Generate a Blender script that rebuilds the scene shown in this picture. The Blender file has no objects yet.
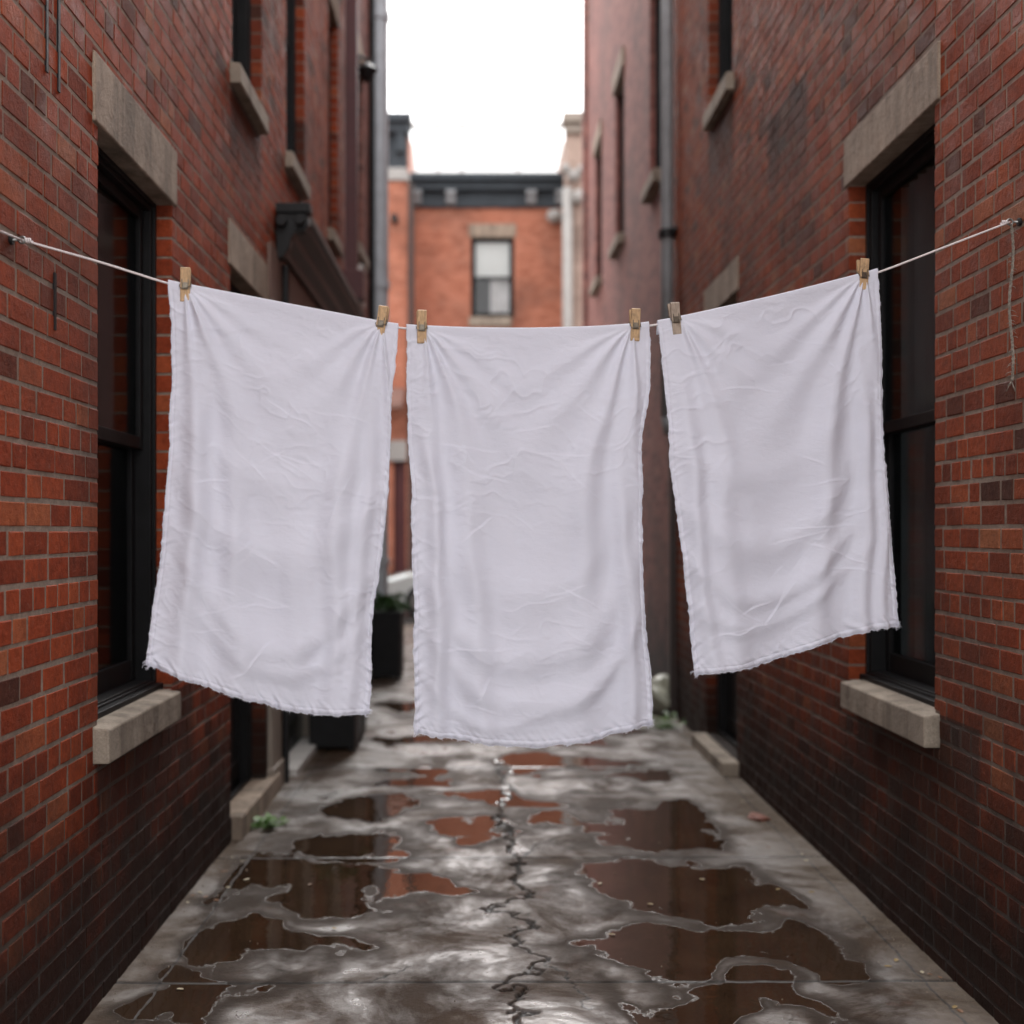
import bpy, bmesh, math, random
import numpy as np
from mathutils import Vector, Matrix
random.seed(7)
R = math.radians
scene = bpy.context.scene
col = scene.collection

# ---------------------------------------------------------------- camera
FPX, VX, VY, CH = 1200.0, 482.0, 532.0, 1.6      # focal length in px, vanishing point, eye height
cam = bpy.data.cameras.new('camera'); camo = bpy.data.objects.new('camera', cam); col.objects.link(camo)
cam.sensor_width = 36; cam.lens = 36 * FPX / 1024
cam.shift_x = (512 - VX) / 1024; cam.shift_y = (VY - 512) / 1024
camo.location = (0, 0, CH); camo.rotation_euler = (R(90), 0, 0)
cam.clip_start = 0.05; cam.clip_end = 600
cam.dof.use_dof = True; cam.dof.focus_distance = 3.72; cam.dof.aperture_fstop = 1.5
scene.camera = camo

# ---------------------------------------------------------------- light
SUN_EL, SUN_AZ = R(42), R(4)
w = bpy.data.worlds.new('World'); scene.world = w; w.use_nodes = True
nt = w.node_tree; nt.nodes.clear()
sky = nt.nodes.new('ShaderNodeTexSky'); sky.sky_type = 'NISHITA'; sky.sun_disc = False
sky.sun_elevation = SUN_EL; sky.sun_rotation = SUN_AZ; sky.air_density = 1.0; sky.dust_density = 4.0
hs = nt.nodes.new('ShaderNodeHueSaturation'); hs.inputs['Saturation'].default_value = 0.08
mxw = nt.nodes.new('ShaderNodeMix'); mxw.data_type = 'RGBA'; mxw.inputs[0].default_value = 0.6
mxw.inputs[7].default_value = (8.8, 8.7, 8.75, 1)
bg = nt.nodes.new('ShaderNodeBackground'); bg.inputs[1].default_value = 0.15
ow = nt.nodes.new('ShaderNodeOutputWorld')
nt.links.new(sky.outputs[0], hs.inputs['Color']); nt.links.new(hs.outputs[0], mxw.inputs[6])
nt.links.new(mxw.outputs[2], bg.inputs[0]); nt.links.new(bg.outputs[0], ow.inputs[0])
sun = bpy.data.lights.new('sun', 'SUN'); sun.energy = 0.52; sun.angle = R(26); sun.color = (1, .98, .96)
suno = bpy.data.objects.new('sun', sun); col.objects.link(suno)
# the veiled sun stands beyond the end of the alley
sd = Vector((math.sin(SUN_AZ) * math.cos(SUN_EL), math.cos(SUN_AZ) * math.cos(SUN_EL), math.sin(SUN_EL)))
suno.rotation_euler = sd.to_track_quat('Z', 'Y').to_euler(); suno.location = (0, 15, 15)
scene.view_settings.view_transform = 'Standard'; scene.view_settings.look = 'None'
scene.view_settings.exposure = 1.5; scene.view_settings.gamma = 1
scene.render.resolution_x = scene.render.resolution_y = 1024

# ---------------------------------------------------------------- helpers
def P(px, py, d): return Vector(((px - VX) / FPX * d, d, CH - (py - VY) / FPX * d))

def tag(o, label=None, cat=None, group=None, kind=None):
    if label: o['label'] = label
    if cat: o['category'] = cat
    if group: o['group'] = group
    if kind: o['kind'] = kind
    return o
def empty(name, loc, label, cat, group=None):
    o = bpy.data.objects.new(name, None); col.objects.link(o); o.location = loc
    o.empty_display_size = .1
    return tag(o, label, cat, group)

class MB:
    def __init__(s): s.v = []; s.f = []; s.m = []; s.t = []
    def quad(s, pts, m=0, t=0.5):
        n = len(s.v); s.v += [tuple(p) for p in pts]; s.f.append(tuple(range(n, n + len(pts)))); s.m.append(m); s.t.append(t)
    def box(s, a, b, m=0, mp=None, t=.5):
        (x0, y0, z0), (x1, y1, z1) = a, b
        c = [(x0,y0,z0),(x1,y0,z0),(x1,y1,z0),(x0,y1,z0),(x0,y0,z1),(x1,y0,z1),(x1,y1,z1),(x0,y1,z1)]
        if mp: c = [tuple(mp(*p)) for p in c]
        n = len(s.v); s.v += c
        for f in ((0,3,2,1),(4,5,6,7),(0,1,5,4),(1,2,6,5),(2,3,7,6),(3,0,4,7)):
            s.f.append(tuple(n + i for i in f)); s.m.append(m); s.t.append(t)
    def tube(s, pts, r, k=10, m=0, cap=True, rf=None):
        pts = [Vector(p) for p in pts]; n0 = len(s.v); up = Vector((0, 0, 1)); prev = None
        for i, p in enumerate(pts):
            tg = (pts[min(i+1, len(pts)-1)] - pts[max(i-1, 0)]).normalized()
            if prev is None:
                a = tg.cross(up); a = a if a.length > .01 else tg.cross(Vector((1,0,0)))
            else: a = prev - tg * prev.dot(tg)
            a.normalize(); prev = a; b = tg.cross(a)
            rr = rf(i) if rf else r
            for j in range(k):
                q = 2 * math.pi * j / k
                s.v.append(tuple(p + a * math.cos(q) * rr + b * math.sin(q) * rr))
        for i in range(len(pts) - 1):
            for j in range(k):
                a0 = n0 + i*k + j; a1 = n0 + i*k + (j+1) % k
                s.f.append((a0, a1, a1 + k, a0 + k)); s.m.append(m); s.t.append(.5)
        if cap:
            s.f.append(tuple(n0 + j for j in range(k))[::-1]); s.m.append(m); s.t.append(.5)
            e = n0 + (len(pts)-1)*k; s.f.append(tuple(e + j for j in range(k))); s.m.append(m); s.t.append(.5)
    def lathe(s, c, prof, k=20, m=0):
        n0 = len(s.v)
        for r, z in prof:
            for j in range(k):
                q = 2*math.pi*j/k; s.v.append((c[0]+r*math.cos(q), c[1]+r*math.sin(q), c[2]+z))
        for i in range(len(prof)-1):
            for j in range(k):
                a0 = n0+i*k+j; a1 = n0+i*k+(j+1)%k
                s.f.append((a0, a1, a1+k, a0+k)); s.m.append(m); s.t.append(.5)
        s.f.append(tuple(n0+j for j in range(k))[::-1]); s.m.append(m); s.t.append(.5)
        e = n0+(len(prof)-1)*k; s.f.append(tuple(e+j for j in range(k))); s.m.append(m); s.t.append(.5)
    def prism(s, prof, fn, a0, a1, m=0):
        """prof: list of (p,q); fn(p,q,a)->xyz ; extrude between a0,a1"""
        n = len(s.v); k = len(prof)
        s.v += [tuple(fn(p, q, a0)) for p, q in prof] + [tuple(fn(p, q, a1)) for p, q in prof]
        for i in range(k):
            j = (i+1) % k; s.f.append((n+i, n+j, n+k+j, n+k+i)); s.m.append(m); s.t.append(.5)
        s.f.append(tuple(range(n, n+k))[::-1]); s.m.append(m); s.t.append(.5)
        s.f.append(tuple(range(n+k, n+2*k))); s.m.append(m); s.t.append(.5)
    def build(s, name, mats, parent=None, smooth=False, bevel=0, recalc=True, seg=2):
        me = bpy.data.meshes.new(name)
        off = parent_world(parent)
        v = [(a-off[0], b-off[1], c-off[2]) for a, b, c in s.v]
        me.from_pydata(v, [], s.f)
        if not isinstance(mats, (list, tuple)): mats = [mats]
        for m in mats: me.materials.append(m)
        me.polygons.foreach_set('material_index', s.m)
        if smooth: me.polygons.foreach_set('use_smooth', [True]*len(s.f))
        if any(t != .5 for t in s.t):
            at = me.attributes.new('tone', 'FLOAT', 'FACE'); at.data.foreach_set('value', s.t)
        me.update()
        if recalc:
            bm = bmesh.new(); bm.from_mesh(me); bmesh.ops.recalc_face_normals(bm, faces=bm.faces); bm.to_mesh(me); bm.free()
        o = bpy.data.objects.new(name, me); col.objects.link(o)
        if parent: o.parent = parent
        if bevel:
            b = o.modifiers.new('bevel', 'BEVEL'); b.width = bevel; b.segments = seg; b.limit_method = 'ANGLE'; b.angle_limit = R(40)
        return o
def parent_world(p):
    v = Vector((0, 0, 0))
    while p: v += p.location; p = p.parent
    return v

# --- numpy value noise
def vnoise(x, y, seed=0):
    xi = np.floor(x).astype(np.int64); yi = np.floor(y).astype(np.int64); xf = x-xi; yf = y-yi
    u = xf*xf*xf*(xf*(xf*6-15)+10); v = yf*yf*yf*(yf*(yf*6-15)+10)
    def h(a, b):
        n = (a*374761393 + b*668265263 + seed*1442695041) & 0x7fffffff
        n = ((n ^ (n >> 13)) * 1274126177) & 0x7fffffff
        n = n ^ (n >> 16); return (n & 0xffff)/65535.0*2-1
    return (h(xi,yi)*(1-u)+h(xi+1,yi)*u)*(1-v)+(h(xi,yi+1)*(1-u)+h(xi+1,yi+1)*u)*v
def fbm(x, y, seed=0, o=4, g=.5):
    s = 0; a = 1
    for i in range(o): s = s + a*vnoise(x*2**i+i*17.3, y*2**i-i*9.1, seed+i); a *= g
    return s

# ---------------------------------------------------------------- materials
class N:
    def __init__(s, name):
        s.m = bpy.data.materials.new(name); s.m.use_nodes = True; s.t = s.m.node_tree
        s.b = s.t.nodes['Principled BSDF']; s.out = s.t.nodes['Material Output']
    def n(s, typ, **kw):
        x = s.t.nodes.new('ShaderNode' + typ)
        for k, v in kw.items():
            if k in x.inputs: x.inputs[k].default_value = v
            else: setattr(x, k, v)
        return x
    def l(s, a, b): s.t.links.new(a, b)
    def pos(s): return s.n('NewGeometry').outputs['Position']
    def noise(s, scale, detail=4, rough=.5, vec=None, stretch=None, dist=0):
        x = s.n('TexNoise', Scale=scale, Detail=detail, Roughness=rough, Distortion=dist)
        v = vec or s.pos()
        if stretch:
            mp = s.n('Mapping'); mp.inputs['Scale'].default_value = stretch; s.l(v, mp.inputs[0]); v = mp.outputs[0]
        s.l(v, x.inputs['Vector']); return x.outputs['Fac']
    def ramp(s, fac, stops, interp='LINEAR'):
        r = s.n('ValToRGB'); cr = r.color_ramp; cr.interpolation = interp
        while len(cr.elements) < len(stops): cr.elements.new(.5)
        for e, (p, c) in zip(cr.elements, stops):
            e.position = p; e.color = (c, c, c, 1) if isinstance(c, (int, float)) else (*c, 1)
        s.l(fac, r.inputs[0]); return r.outputs[0]
    def mix(s, fac, a, b, mode='MIX'):
        x = s.n('Mix', data_type='RGBA', blend_type=mode)
        for sock, v in ((x.inputs[0], fac), (x.inputs[6], a), (x.inputs[7], b)):
            if isinstance(v, (int, float)): sock.default_value = v
            elif isinstance(v, tuple): sock.default_value = (*v, 1)
            else: s.l(v, sock)
        return x.outputs[2]
    def math(s, op, a, b=0, c=None):
        x = s.n('Math', operation=op)
        for i, v in enumerate((a, b) if c is None else (a, b, c)):
            if isinstance(v, (int, float)): x.inputs[i].default_value = v
            else: s.l(v, x.inputs[i])
        return x.outputs[0]
    def bump(s, h, strength=.3, dist=.01, prev=None):
        x = s.n('Bump', Strength=strength, Distance=dist); s.l(h, x.inputs['Height'])
        if prev: s.l(prev, x.inputs['Normal'])
        return x.outputs[0]
    def setc(s, c):
        if isinstance(c, tuple): s.b.inputs['Base Color'].default_value = (*c, 1)
        else: s.l(c, s.b.inputs['Base Color'])
        return s

SPEC = {'black painted wood': .25, 'black painted iron': .3, 'dark slate grey cornice': .3}
def simple(name, c, rough=.6, var=.25, scale=8, bump=.1, metal=0, bscale=60, bd=.004, c2=None):
    k = N(name); f = k.noise(scale, 6, .6)
    c2 = c2 or tuple(x*(1-var) for x in c)
    k.setc(k.ramp(f, [(.3, c2), (.7, c)])); k.b.inputs['Roughness'].default_value = rough
    k.b.inputs['Metallic'].default_value = metal; k.b.inputs['Specular IOR Level'].default_value = SPEC.get(name, .5)
    if bump: k.l(k.bump(k.noise(bscale, 5, .6), bump, bd), k.b.inputs['Normal'])
    return k.m

def grime_z(k, lo=.18, hi=1.3, sc=3):
    """dirt mask: strongest at the foot of the wall, ragged upper edge"""
    sep = k.n('SeparateXYZ'); k.l(k.pos(), sep.inputs[0])
    z = k.math('ADD', sep.outputs[2], k.math('MULTIPLY', k.math('SUBTRACT', k.noise(sc, 5, .65), .5), 1.2))
    mr = k.n('MapRange'); k.l(z, mr.inputs[0]); mr.inputs[1].default_value = lo; mr.inputs[2].default_value = hi
    mr.inputs[3].default_value = 1; mr.inputs[4].default_value = 0; mr.interpolation_type = 'SMOOTHSTEP'
    return mr.outputs[0]

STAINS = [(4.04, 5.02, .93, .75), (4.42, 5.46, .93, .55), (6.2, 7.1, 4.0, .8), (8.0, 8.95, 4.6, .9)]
def weather(k, c, runoff=False):
    # big soft blotches of soot and a ragged dirty foot
    c = k.mix(k.ramp(k.noise(.9, 5, .6), [(.46, 0.), (.70, .55)]), c, (.06, .035, .028))
    c = k.mix(k.math('MULTIPLY', grime_z(k), .95), c, (.016, .010, .008))
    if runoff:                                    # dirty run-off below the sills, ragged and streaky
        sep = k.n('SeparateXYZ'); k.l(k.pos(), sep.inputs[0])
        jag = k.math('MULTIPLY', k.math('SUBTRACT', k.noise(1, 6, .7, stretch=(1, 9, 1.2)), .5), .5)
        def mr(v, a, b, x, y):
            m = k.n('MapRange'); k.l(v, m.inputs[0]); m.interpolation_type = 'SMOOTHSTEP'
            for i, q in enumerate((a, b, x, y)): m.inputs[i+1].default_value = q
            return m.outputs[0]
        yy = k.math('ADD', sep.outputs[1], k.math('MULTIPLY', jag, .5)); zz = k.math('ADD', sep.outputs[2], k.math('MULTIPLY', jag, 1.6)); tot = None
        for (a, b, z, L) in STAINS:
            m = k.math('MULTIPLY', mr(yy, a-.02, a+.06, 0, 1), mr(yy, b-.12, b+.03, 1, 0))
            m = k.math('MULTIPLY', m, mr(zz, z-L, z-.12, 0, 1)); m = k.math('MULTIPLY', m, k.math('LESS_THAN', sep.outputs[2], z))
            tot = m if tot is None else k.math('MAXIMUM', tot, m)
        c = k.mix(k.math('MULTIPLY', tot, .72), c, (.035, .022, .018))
    return c

def brick_geo(name, stops, tint=(1, 1, 1)):
    k = N(name)
    at = k.n('Attribute', attribute_name='tone')
    c = k.ramp(at.outputs['Fac'], stops)
    c = k.mix(.75, c, k.ramp(k.noise(35, 6, .65), [(.25, (.45,.42,.42)), (.55, (1,1,1)), (.8, (1.35,1.3,1.25))]), 'MULTIPLY')
    c = k.mix(k.ramp(k.noise(9, 6, .7), [(.60, 0.), (.74, .5)]), c, (.05, .028, .024))        # soot specks
    c = k.mix(k.ramp(k.noise(14, 6, .75), [(.62, 0.), (.78, .5)]), c, (.33, .24, .20))       # lime bloom
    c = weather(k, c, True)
    k.setc(c)
    k.l(k.ramp(k.noise(6, 4), [(.3, .52), (.7, .85)]), k.b.inputs['Roughness'])
    k.b.inputs['Specular IOR Level'].default_value = .12
    b = k.bump(k.noise(260, 4, .7), .5, .003); b = k.bump(k.noise(45, 5, .7), .8, .008, b)
    k.l(b, k.b.inputs['Normal']); return k.m

def mortar(name, c):
    k = N(name)
    col_ = k.ramp(k.noise(30, 6, .7), [(.3, tuple(x*.5 for x in c)), (.7, c)])
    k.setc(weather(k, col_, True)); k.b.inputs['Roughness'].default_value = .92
    k.l(k.bump(k.noise(220, 4, .7), .6, .004), k.b.inputs['Normal']); return k.m

def brick_tex(name, stops, mort, axis='Y', bw=.21, rh=.08, rough=.85, bumpd=.006):
    k = N(name); sep = k.n('SeparateXYZ'); k.l(k.pos(), sep.inputs[0])
    cmb = k.n('CombineXYZ'); k.l(sep.outputs[1 if axis == 'Y' else 0], cmb.inputs[0]); k.l(sep.outputs[2], cmb.inputs[1])
    ad = k.n('VectorMath', operation='ADD'); k.l(cmb.outputs[0], ad.inputs[0])
    nz = k.n('TexNoise', Scale=7.0, Detail=3.0); k.l(k.pos(), nz.inputs['Vector'])
    sc = k.n('VectorMath', operation='SCALE'); k.l(nz.outputs['Color'], sc.inputs[0]); sc.inputs['Scale'].default_value = .012
    k.l(sc.outputs[0], ad.inputs[1])
    br = k.n('TexBrick'); br.offset = .5; k.l(ad.outputs[0], br.inputs['Vector'])
    br.inputs['Color1'].default_value = (0,0,0,1); br.inputs['Color2'].default_value = (1,1,1,1); br.inputs['Mortar'].default_value = (.5,.5,.5,1)
    br.inputs['Scale'].default_value = 1; br.inputs['Brick Width'].default_value = bw; br.inputs['Row Height'].default_value = rh
    br.inputs['Mortar Size'].default_value = .006; br.inputs['Mortar Smooth'].default_value = .3
    c = k.ramp(br.outputs['Color'], stops)
    c = k.mix(.8, c, k.ramp(k.noise(25, 6, .65), [(.25, (.5,.48,.48)), (.55, (1,1,1)), (.8, (1.3,1.25,1.2))]), 'MULTIPLY')
    c = k.mix(br.outputs['Fac'], c, mort); c = weather(k, c)
    k.setc(c); k.b.inputs['Roughness'].default_value = rough
    inv = k.math('SUBTRACT', 1, br.outputs['Fac'])
    b = k.bump(inv, .8, bumpd); b = k.bump(k.noise(120, 4, .7), .4, .003, b); k.l(b, k.b.inputs['Normal']); return k.m

RED = [(0, (.085,.028,.018)), (.12, (.13,.032,.017)), (.25, (.195,.036,.015)), (.55, (.285,.048,.017)), (.82, (.36,.070,.024)), (1, (.37,.115,.05))]
M = {}
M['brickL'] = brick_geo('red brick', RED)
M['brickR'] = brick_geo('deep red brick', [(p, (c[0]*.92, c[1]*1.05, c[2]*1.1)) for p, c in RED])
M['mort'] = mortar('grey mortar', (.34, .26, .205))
M['brickFlat'] = brick_tex('red brickwork', RED, (.22,.18,.155))
PINK = [(0, (.13,.05,.042)), (.3, (.24,.085,.065)), (.7, (.30,.11,.085)), (1, (.34,.14,.11))]
M['brickFar'] = brick_tex('faded red brickwork', PINK, (.26,.17,.145))
BROWN = [(0, (.16,.055,.045)), (.5, (.25,.085,.068)), (1, (.30,.115,.09))]
M['brickBrown'] = brick_tex('rendered brown brick wall', BROWN, (.22,.10,.08), bumpd=.002)
ORG = [(0, (.38,.125,.072)), (.4, (.47,.165,.098)), (1, (.53,.21,.135))]
M['brickOrange'] = brick_tex('orange brickwork', ORG, (.44,.20,.12), 'X')
M['brickCream'] = brick_tex('pale pink brickwork', [(0,(.38,.27,.22)),(1,(.46,.33,.27))], (.3,.25,.21), 'X')
def stone(name, c):
    k = N(name)
    cc = k.ramp(k.noise(5, 7, .65), [(.3, tuple(x*.62 for x in c)), (.7, c)])
    cc = k.mix(.6, cc, k.ramp(k.noise(140, 3, .7), [(.3, .6), (.7, 1.15)]), 'MULTIPLY')
    cc = k.mix(k.ramp(k.noise(2.2, 5, .6, stretch=(3, 3, .35)), [(.46, 0.), (.66, .65)]), cc, (.10,.075,.055))
    cc = k.mix(k.ramp(k.noise(11, 6, .7), [(.55, 0.), (.70, .5)]), cc, (.09,.07,.055))   # run-off streaks
    k.setc(cc); k.b.inputs['Roughness'].default_value = .85
    b = k.bump(k.noise(180, 4, .7), .6, .004); b = k.bump(k.noise(18, 6, .7), .8, .012, b)
    k.l(b, k.b.inputs['Normal']); return k.m
M['stone'] = stone('weathered sandstone', (.46,.36,.275))
M['stone2'] = stone('grey sill stone', (.43,.36,.285))
M['black'] = simple('black painted wood', (.010,.010,.011), .55, .5, 10, .12, bscale=90)
M['black2'] = simple('black painted iron', (.012,.012,.013), .45, .3, 10, .3, bscale=40)
M['dkbrown'] = simple('dark brown painted timber', (.045,.028,.024), .5, .4, 6, .15)
M['fascia'] = simple('brown render', (.20,.125,.10), .7, .25, 3, .1)
M['beige'] = simple('beige painted timber', (.30,.25,.205), .55, .25, 6, .1)
M['white'] = simple('white painted metal', (.62,.60,.57), .45, .2, 6, .05)
M['trim'] = simple('dull cream paint', (.36,.34,.32), .6, .2, 4, .05)
M['greypipe'] = simple('galvanised grey metal', (.52,.57,.61), .5, .25, 5, .08, metal=.15)
M['greypipe2'] = simple('dull grey painted pipe', (.27,.28,.29), .5, .3, 5, .08, metal=.1)
M['oxblood'] = simple('oxblood painted metal', (.085,.014,.016), .5, .3, 5, .08)
M['slate'] = simple('dark slate grey cornice', (.04,.05,.06), .6, .35, 4, .05)
M['dark'] = simple('dark interior', (.012,.011,.011), .9, .2, 3, 0)
M['curtain'] = simple('grey curtain', (.60,.60,.60), .9, .3, 3, 0)
M['blind'] = simple('white roller blind', (.65,.68,.66), .8, .1, 3, 0)
def glass(name, tint=(.9,.92,.92), tr=.75):
    k = N(name); t = k.n('BsdfTransparent'); t.inputs[0].default_value = (*tint, 1)
    g = k.n('BsdfGlossy', Roughness=.08); g.inputs[0].default_value = (1,1,1,1)
    fr = k.n('Fresnel', IOR=1.5); fac = k.math('MINIMUM', k.math('ADD', k.math('MULTIPLY', fr.outputs[0], .28), .012), 1)
    k.l(k.bump(k.noise(3, 2), .05, .02), g.inputs['Normal'])
    mx = k.n('MixShader'); k.l(fac, mx.inputs[0]); k.l(t.outputs[0], mx.inputs[1]); k.l(g.outputs[0], mx.inputs[2])
    k.l(mx.outputs[0], k.out.inputs[0]); return k.m
M['clear'] = glass('clear window glass', (.95,.95,.95))
M['glass'] = glass('window glass', (.60,.63,.64))

# towel cloth
def cloth_mat():
    k = N('white cotton cloth')
    k.setc(k.ramp(k.noise(3, 5, .6), [(.3, (.69,.70,.79)), (.7, (.725,.735,.825))]))
    k.b.inputs['Roughness'].default_value = .85; k.b.inputs['Specular IOR Level'].default_value = .2
    k.b.inputs['Sheen Weight'].default_value = .15
    wv = k.n('TexWave', Scale=260.0, Distortion=1.5, Detail=2.0); wv.bands_direction = 'Z'; k.l(k.pos(), wv.inputs['Vector'])
    wv2 = k.n('TexWave', Scale=260.0, Distortion=1.5, Detail=2.0); wv2.bands_direction = 'X'; k.l(k.pos(), wv2.inputs['Vector'])
    h = k.math('ADD', wv.outputs['Fac'], wv2.outputs['Fac'])
    b = k.bump(h, .10, .001); b = k.bump(k.noise(160, 3, .6), .25, .0012, b)
    b = k.bump(k.noise(24, 5, .6, stretch=(1, 1, 2.6), dist=.8), .3, .004, b)
    k.l(b, k.b.inputs['Normal'])
    tr = k.n('BsdfTranslucent'); tr.inputs[0].default_value = (.68,.70,.77,1); k.l(b, tr.inputs['Normal'])
    mx = k.n('MixShader'); mx.inputs[0].default_value = .15
    k.l(k.b.outputs[0], mx.inputs[1]); k.l(tr.outputs[0], mx.inputs[2]); k.l(mx.outputs[0], k.out.inputs[0]); return k.m
M['cloth'] = cloth_mat()
def wood_mat(name, c):
    k = N(name)
    f = k.noise(50, 5, .6, stretch=(4, 4, .5))
    k.setc(k.mix(k.ramp(k.noise(60, 4, .6), [(.5, 0.), (.75, .6)]), k.ramp(f, [(.3, tuple(x*.6 for x in c)), (.65, c)]), (.13,.09,.06)))
    k.b.inputs['Roughness'].default_value = .7; k.l(k.bump(f, .3, .002), k.b.inputs['Normal']); return k.m
M['pine'] = wood_mat('pine wood', (.60,.40,.22))
M['pine_grey'] = wood_mat('weathered grey pine', (.42,.34,.27))
M['spring'] = simple('rusty steel wire', (.22,.19,.15), .4, .5, 80, .1, metal=.8)
M['steel'] = simple('dull steel', (.30,.30,.29), .35, .4, 60, .1, metal=.9)
M['cord'] = simple('white cotton cord', (.78,.72,.72), .8, .25, 120, .3, bscale=400)
M['oldcord'] = simple('dirty frayed cord', (.42,.37,.31), .85, .75, 110, .3, bscale=300)

# wet concrete: real water in the shallow hollows of the slab
def pavement_mat():
    k = N('wet concrete')
    at = k.n('Attribute', attribute_name='puddle').outputs['Fac']
    dry = k.n('Attribute', attribute_name='dry').outputs['Fac']
    crack = k.n('Attribute', attribute_name='crack').outputs['Fac']
    p = k.math('ADD', at, k.math('MULTIPLY', k.math('SUBTRACT', k.noise(3.4, 8, .62), .5), .9))
    pm = k.ramp(p, [(.36, 0.), (.66, 1.)])                        # standing water
    pw = k.ramp(p, [(.50, 0.), (.53, 1.)])
    sat = k.ramp(p, [(.18, 0.), (.46, 1.)])                        # soaked margin round it
    base = k.ramp(k.noise(2.0, 8, .68), [(.25, (.032,.017,.008)), (.5, (.060,.033,.017)), (.75, (.10,.061,.035))])
    base = k.mix(.75, base, k.ramp(k.noise(190, 3, .75), [(.3, (.45,.45,.45)), (.6, (1.1,1.1,1.1)), (.8, (2.0,1.9,1.7))]), 'MULTIPLY')
    base = k.mix(k.ramp(k.noise(2.6, 5, .7), [(.60, 0.), (.70, .5)]), base, (.17,.055,.034))          # brick-dust stains
    base = k.mix(k.math('MULTIPLY', dry, .85), base, k.ramp(k.noise(22, 6, .7), [(.3, (.085,.062,.044)), (.7, (.175,.135,.10))]))
    base = k.mix(k.math('MULTIPLY', sat, .75), base, (.028,.017,.010))
    wet = k.mix(pm, base, k.ramp(k.noise(5, 4), [(.3, (.026,.014,.008)), (.7, (.046,.026,.014))]))
    wet = k.mix(crack, wet, (.012,.009,.007)); k.setc(wet)
    hn = lambda *a, **q: k.math('SUBTRACT', k.noise(*a, **q), .5)
    gl = k.ramp(k.noise(2.1, 8, .72, dist=.5), [(.40, 0.), (.60, 1.)])     # film of water against merely damp slab
    gl = k.math('MULTIPLY', gl, k.math('SUBTRACT', 1, k.math('MULTIPLY', sat, .96)))
    rr = k.mix(gl, (.50,.50,.50), k.ramp(k.noise(5, 6, .7), [(.35, .22), (.65, .36)]))
    rr = k.mix(k.math('MULTIPLY', sat, .7), rr, (.40,.40,.40))
    rr = k.mix(dry, rr, (.8,.8,.8)); rr = k.mix(pw, rr, (.03,.03,.03)); rr = k.mix(crack, rr, (.6,.6,.6))
    k.l(rr, k.b.inputs['Roughness']); k.l(k.math('ADD', k.math('MULTIPLY', k.math('MAXIMUM', k.math('MULTIPLY', gl, 1), k.math('MULTIPLY', pw, .7)), .8), .2), k.b.inputs['Specular IOR Level'])
    k.l(rr, k.b.inputs['Coat Roughness']); k.l(k.math('MULTIPLY', k.math('SUBTRACT', 1, dry), k.math('MULTIPLY', k.math('MULTIPLY', gl, .8), k.math('SUBTRACT', 1, pm))), k.b.inputs['Coat Weight'])
    inv = k.math('SUBTRACT', 1, k.ramp(p, [(.45, 0.), (.55, 1.)]))
    calm = k.math('MULTIPLY', inv, k.math('SUBTRACT', 1, k.math('MULTIPLY', gl, .86)))
    fine = k.math('MULTIPLY', hn(130, 6, .75), calm); mid = k.math('MULTIPLY', hn(13, 6, .65), calm)
    b = k.bump(fine, 1.0, .009); b = k.bump(mid, .5, .014, b)
    b = k.bump(k.math('MULTIPLY', hn(4.5, 4, .55), k.math('ADD', .15, k.math('MULTIPLY', inv, .85))), .6, .016, b)
    k.l(b, k.b.inputs['Normal']); k.l(b, k.b.inputs['Coat Normal']); return k.m
M['pave'] = pavement_mat()
M['road'] = simple('wet asphalt', (.055,.052,.05), .25, .35, 1.5, .3, bscale=30)
M['concrete'] = simple('plain concrete', (.16,.14,.12), .7, .35, 2, .3)
M['paleconc'] = simple('pale concrete', (.34,.325,.30), .7, .3, 1.5, .3)  # kept pale so unseen ground behind the camera bounces light forward
M['leafy'] = [simple('yellow leaf', (.33,.23,.09), .6, .3, 30, 0), simple('pale leaf', (.55,.48,.33), .6, .3, 30, 0), simple('brown leaf', (.22,.10,.04), .6, .3, 30, 0)]
M['green'] = simple('fresh green leaf', (.10,.22,.035), .5, .4, 20, 0)
M['green2'] = simple('dark green leaf', (.045,.10,.03), .5, .4, 12, 0)
M['grit'] = simple('pale grit', (.33,.27,.21), .7, .5, 40, 0)

# ---------------------------------------------------------------- walls
WL, WR = -1.30, 1.683
def side_map(sgn, W):
    return lambda s, d, z: (W + sgn*s, d, z)          # s = depth INTO the wall
mapL = side_map(-1, WL); mapR = side_map(1, WR)

def wall_cells(mb, mp, d0, d1, z0, z1, holes, s0=0., th=.30, m=0, grow=0.004):
    H = [(a-grow, b+grow, c-grow if c > z0+.01 else c-.5, e+grow) for a, b, c, e in holes]
    ds = sorted({d0, d1} | {x for h in H for x in h[:2] if d0 < x < d1})
    zs = sorted({z0, z1} | {x for h in H for x in h[2:] if z0 < x < z1})
    def solid(i, j):
        if i < 0 or j < 0 or i >= len(ds)-1 or j >= len(zs)-1: return None
        dc = (ds[i]+ds[i+1])/2; zc = (zs[j]+zs[j+1])/2
        return not any(a < dc < b and c < zc < e for a, b, c, e in H)
    for i in range(len(ds)-1):
        for j in range(len(zs)-1):
            if not solid(i, j): continue
            a, b, c, e = ds[i], ds[i+1], zs[j], zs[j+1]
            for s in (s0, s0+th): mb.quad([mp(s,a,c), mp(s,b,c), mp(s,b,e), mp(s,a,e)], m)
            for di, dj, q in ((-1,0,((a,c),(a,e))), (1,0,((b,c),(b,e))), (0,-1,((a,c),(b,c))), (0,1,((a,e),(b,e)))):
                if not solid(i+di, j+dj):
                    (p0, p1) = q
                    mb.quad([mp(s0,*p0), mp(s0,*p1), mp(s0+th,*p1), mp(s0+th,*p0)], m)

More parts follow.
